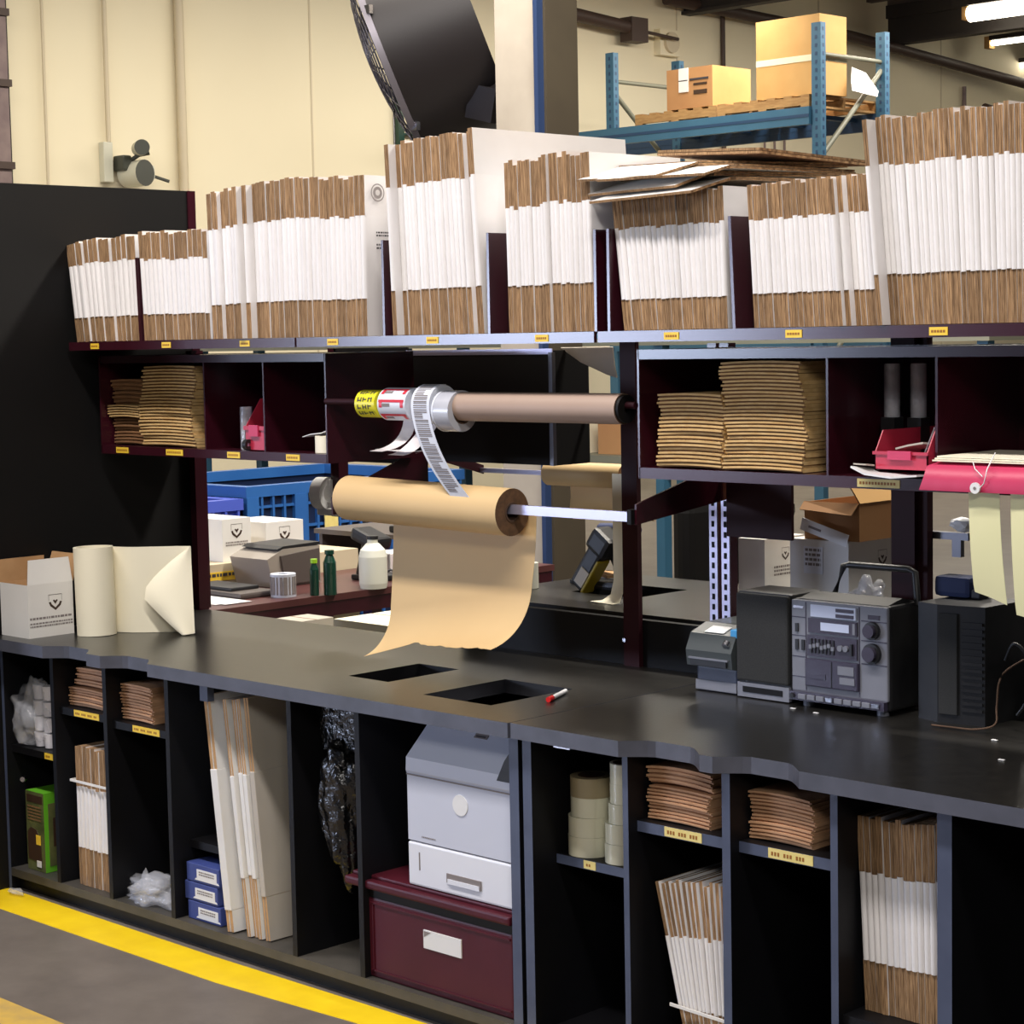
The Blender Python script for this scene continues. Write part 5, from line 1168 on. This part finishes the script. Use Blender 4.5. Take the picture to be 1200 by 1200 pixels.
for x in (-10.4, -8.3, -6.2, -4.1, -2.05):
    b = MB(); b.box(x-.03, x+.03, 5.32, 5.38, 0, 2.1, 'rack_blue'); b.box(x-.03, x+.03, 5.82, 5.88, 0, 2.1, 'rack_blue'); part(t, 'upright', b)
rs = random.Random(21); x = -10.2; k = 0; adj = ['pale', 'brown', 'white', 'grey', 'cream']
while x < -2.3:
    w_ = rs.uniform(.16, .34); h_ = rs.uniform(.12, .34); m_ = ['cream_paper', 'carton_dark', 'box_white_plain', 'grey_device', 'pipe_cream'][k % 5]
    b = MB(); b.box(x, x+w_, 5.40, 5.75, 1.001, 1.001+h_, m_)
    solo('stock_box', b, 'small storage box on the long stock shelf behind the blue crate', 'box', (x+w_/2, 5.5, 1.0), 'boxes on the long stock shelf'); x += w_+rs.uniform(.04, .14); k += 1
for i, (x0, x1, z0, z1, m_, l) in enumerate(((-4.72, -4.42, 1.66, 1.98, 'rack_blue', 'blue tote on the far stock shelf above the thin roll end'), (-4.40, -4.16, 1.661, 1.86, 'cream_paper', 'pale green box on the far stock shelf above the thin roll end'), (-5.05, -4.75, 1.661, 1.85, 'box_white_plain', 'white box on the far stock shelf left of the blue tote'))):
    b = MB(); b.box(x0, x1, 5.34, 5.75, z0+.001, z1, m_); solo('storage_tote', b, l, 'box', ((x0+x1)/2, 5.5, z0))

# ================================================================== LOWER CABINET CONTENTS
# bagged cups
CG = 'bagged white cups on the left cabinet shelf'
t = thing('bagged_cups', 'clear bag of stacked white cups on the far left cabinet shelf', 'bag', (-2.10, .2, .456))
b = MB(); b.frombm(blob(-2.15, .085, .555, .085, .05, .10, 'bag_clear', .38, 4, 1, flat=.457), 'bag_clear', smooth=True); part(t, 'clear_bag', b)
for i in range(3):
    for j in range(4):
        b = MB(); x = -2.135+i*.05; z = .458+j*.049
        b.cyl((x, .095, z), (x, .095, z+.044), .018, 'cup_white', 18, r2=.0225); part(t, 'cup', b)
t = thing('green_product_box', 'green and brown product box with a window at the bottom of the left cabinet', 'box', (-2.06, .13, .071))
b = MB(); b.box(-2.185, -2.085, .06, .19, .0712, .318, ['green_box', 'green_box', 'green_box_print', 'green_box', 'green_box', 'green_box']); part(t, 'carton_body', b)
b = MB(); b.box(-2.178, -2.092, .0585, .06, .285, .308, 'brown_print'); b.prism([(-2.178, .105), (-2.178, .19), (-2.16, .205), (-2.13, .20), (-2.108, .17), (-2.104, .10)], 'y', .058, .06, 'brown_print'); b.box(-2.13, -2.105, .0572, .058, .155, .185, 'label_yellow'); b.box(-2.13, -2.105, .0572, .058, .085, .105, 'white_plastic')
textbars(b, '-y', (-2.135, .0575, .275), .075, .05, 5, 'kraft_dark', 6); part(t, 'front_print', b)
b = MB(); b.box(-2.085, -2.083, .075, .18, .09, .285, 'green_box_print'); b.box(-2.083, -2.082, .09, .16, .15, .24, 'brown_print'); part(t, 'side_print', b)
t = thing('clear_bag', 'crumpled clear plastic bag on the floor of the empty black bay', 'bag', (-1.5, .15, .071))
b = MB(); b.frombm(blob(-1.56, .10, .10, .12, .06, .045, 'bag_clear', .42, 4, 8, flat=.0715), 'bag_clear', smooth=True); b.frombm(blob(-1.60, .09, .09, .07, .04, .045, 'bag_clear', .5, 5, 9, flat=.0717), 'bag_clear', smooth=True); part(t, 'film', b)
b = MB(); b.frombm(blob(-2.16, .0, .012, .04, .015, .01, 'bag_clear', .4, 5, 4, 2, flat=.0013), 'bag_clear'); solo('plastic_scrap', b, 'clear plastic scrap on the floor by the yellow line', 'scrap', (-2.16, 0, 0))
for k, (z, dx, w_) in enumerate(((.0712, .006, 'lowest blue carton with a white label in the left cabinet'), (.1255, -.006, 'middle blue carton with a white label in the left cabinet'), (.180, .004, 'top blue carton with a white label in the left cabinet'))):
    t = thing('blue_carton', w_, 'box', (-1.28, .15, z)); b = MB(); b.bbox(-1.364+dx, -1.214+dx, .062, .26, z, z+.052, 'blue_carton', .002); part(t, 'carton_body', b)
    b = MB(); b.box(-1.315+dx, -1.225+dx, .0605, .062, z+.012, z+.038, 'white_plastic'); b.prism([(-1.32+dx, z+.012), (-1.22+dx, z+.012), (-1.215+dx, z+.007), (-1.325+dx, z+.007)], 'y', .0603, .062, 'white_plastic'); textbars(b, '-y', (-1.27+dx, .060, z+.033), .07, .014, 2, 'ink_soft', k); part(t, 'white_label', b)
# black bag
t = thing('black_plastic_bag', 'shiny black plastic bag hanging in the bay beside the laser printer', 'bag', (-.71, .13, .3))
bm = blob(-.715, .105, .50, .084, .05, .165, 'bag_black', .3, 2.2, 11, 5)
for v in bm.verts:
    if v.co.z < .45: v.co.x = -.70+(v.co.x+.70)*(1-.45*min(1, (.45-v.co.z)/.2)); v.co.z -= (.45-v.co.z)*.45
b = MB(); b.frombm(bm, 'bag_black', smooth=True); part(t, 'bag_film', b)
b = MB(); b.prism([(-.79, .62), (-.63, .63), (-.60, .745), (-.82, .745)], 'y', .10, .115, 'bag_black'); part(t, 'gathered_top', b)
# laser printer on lidded bin
t = thing('laser_printer', 'pale grey laser printer with a sloped top on the maroon bin', 'printer', (-.24, .25, .332))
X0, X1 = -.425, -.055
b = MB(); b.prism([(.062, .447), (.062, .612), (.058, .622), (.060, .655), (.145, .735), (.42, .735), (.42, .447)], 'x', X0, X1, 'printer_grey'); part(t, 'housing', b)
b = MB(); b.bbox(X0, X1, .060, .42, .334, .443, 'printer_light', .005); part(t, 'paper_tray', b)
b = MB(); b.box(X0+.004, X1-.004, .068, .41, .442, .448, 'ink_soft'); b.box(X0+.001, X1-.001, .0585, .064, .611, .614, 'ink_soft'); part(t, 'panel_gap', b)
b = MB(); b.box(-.285, -.165, .057, .062, .362, .385, 'ink_soft'); b.box(-.280, -.170, .055, .059, .360, .372, 'printer_light'); part(t, 'tray_handle', b)
b = MB(); b.cyl((-.235, .0625, .560), (-.235, .060, .560), .026, 'white_plastic', 32); part(t, 'round_badge', b, 'bright white round badge')
b = MB(); M_ = Matrix.Translation((-.225, .1275, .7195)) @ Matrix.Rotation(R(-46.7), 4, 'X'); b.box(-.022, .022, -.001, .001, -.006, .008, 'ink_soft', M_); b.box(-.016, .016, -.002, -.001, -.003, .001, 'ink', M_); part(t, 'name_plate', b)
b = MB(); b.prism([(.0615, .655), (.12, .712), (.16, .66), (.10, .63)], 'x', X1-.0005, X1+.001, 'dark_plastic'); b.prism([(-.105, .640), (-.06, .640), (-.06, .712), (-.078, .69)], 'y', .0575, .0595, 'dark_plastic'); part(t, 'control_panel', b)
b = MB(); b.box(-.385, -.382, .0585, .06, .375, .42, 'ink_soft'); textbars(b, '-y', (-.35, .061, .462), .05, .006, 1, 'ink_soft', 3); part(t, 'level_gauge', b)
t = thing('storage_bin', 'maroon plastic bin with overhanging lid and paper label under the laser printer', 'bin', (-.33, .25, .071))
b = MB(); b.bbox(-.572, -.052, .050, .48, .0715, .278, 'maroon_plastic', .006); part(t, 'tub', b)
b = MB()
for a in ((-.56, -.045, .262, .266), (-.56, -.045, .088, .092)): b.box(a[0], -.06, .0465, .05, a[2], a[3], 'maroon_plastic')
b.box(-.553, -.549, .0465, .05, .09, .264, 'maroon_plastic'); part(t, 'raised_border', b)
b = MB(); b.bbox(-.648, -.052, .038, .50, .300, .322, 'maroon_plastic', .006); b.box(-.60, -.054, .05, .49, .278, .300, 'black_panel'); b.bbox(-.64, -.054, .06, .49, .321, .332, 'maroon_plastic', .004); part(t, 'lid', b)
b = MB(); b.box(-.362, -.228, .0465, .05, .186, .232, 'white_plastic'); b.prism([(-.359, .215), (-.359, .229), (-.335, .229)], 'y', .0455, .047, 'ink_soft'); part(t, 'paper_label', b, 'white paper label')
# tape rolls in right cabinet
TR = 'packing tape rolls stacked in the right cabinet'
def troll(x, y, z, r_, h, m, l):
    t = thing('packing_tape', l, 'tape roll', (x, y, z), TR)
    b = MB(); b.ring((x, y, z), (x, y, z+h), .032, r_, m, n=36); part(t, 'wound_tape', b)
    b = MB(); b.ring((x, y, z-.0), (x, y, z+h+.001), .029, .032, 'roll_core'); part(t, 'core', b)
ord_ = ['lowest', 'second lowest', 'third', 'topmost']
z = .4785
for i, (x, y, r_, m_) in enumerate([(.095, .166, .0525, 'tape_clear'), (.096, .165, .0515, 'tape_clear'), (.100, .166, .049, 'tape_clear'), (.101, .166, .050, 'tape_tan')]):
    troll(x, y, z, r_, .046, m_, ord_[i]+' roll of the left pile of clear packing tape'+(', tan coloured' if i == 3 else '')); z += .0465
z = .4785
for i, (x, y, r_) in enumerate([(.205, .158, .043), (.206, .158, .042), (.211, .160, .039), (.214, .161, .038), (.216, .16, .038)]):
    troll(x, y, z, r_, .046, 'tape_clear', ('lowest', 'second lowest', 'middle', 'second highest', 'highest')[i]+' roll of the right, taller pile of clear packing tape'); z += .0465
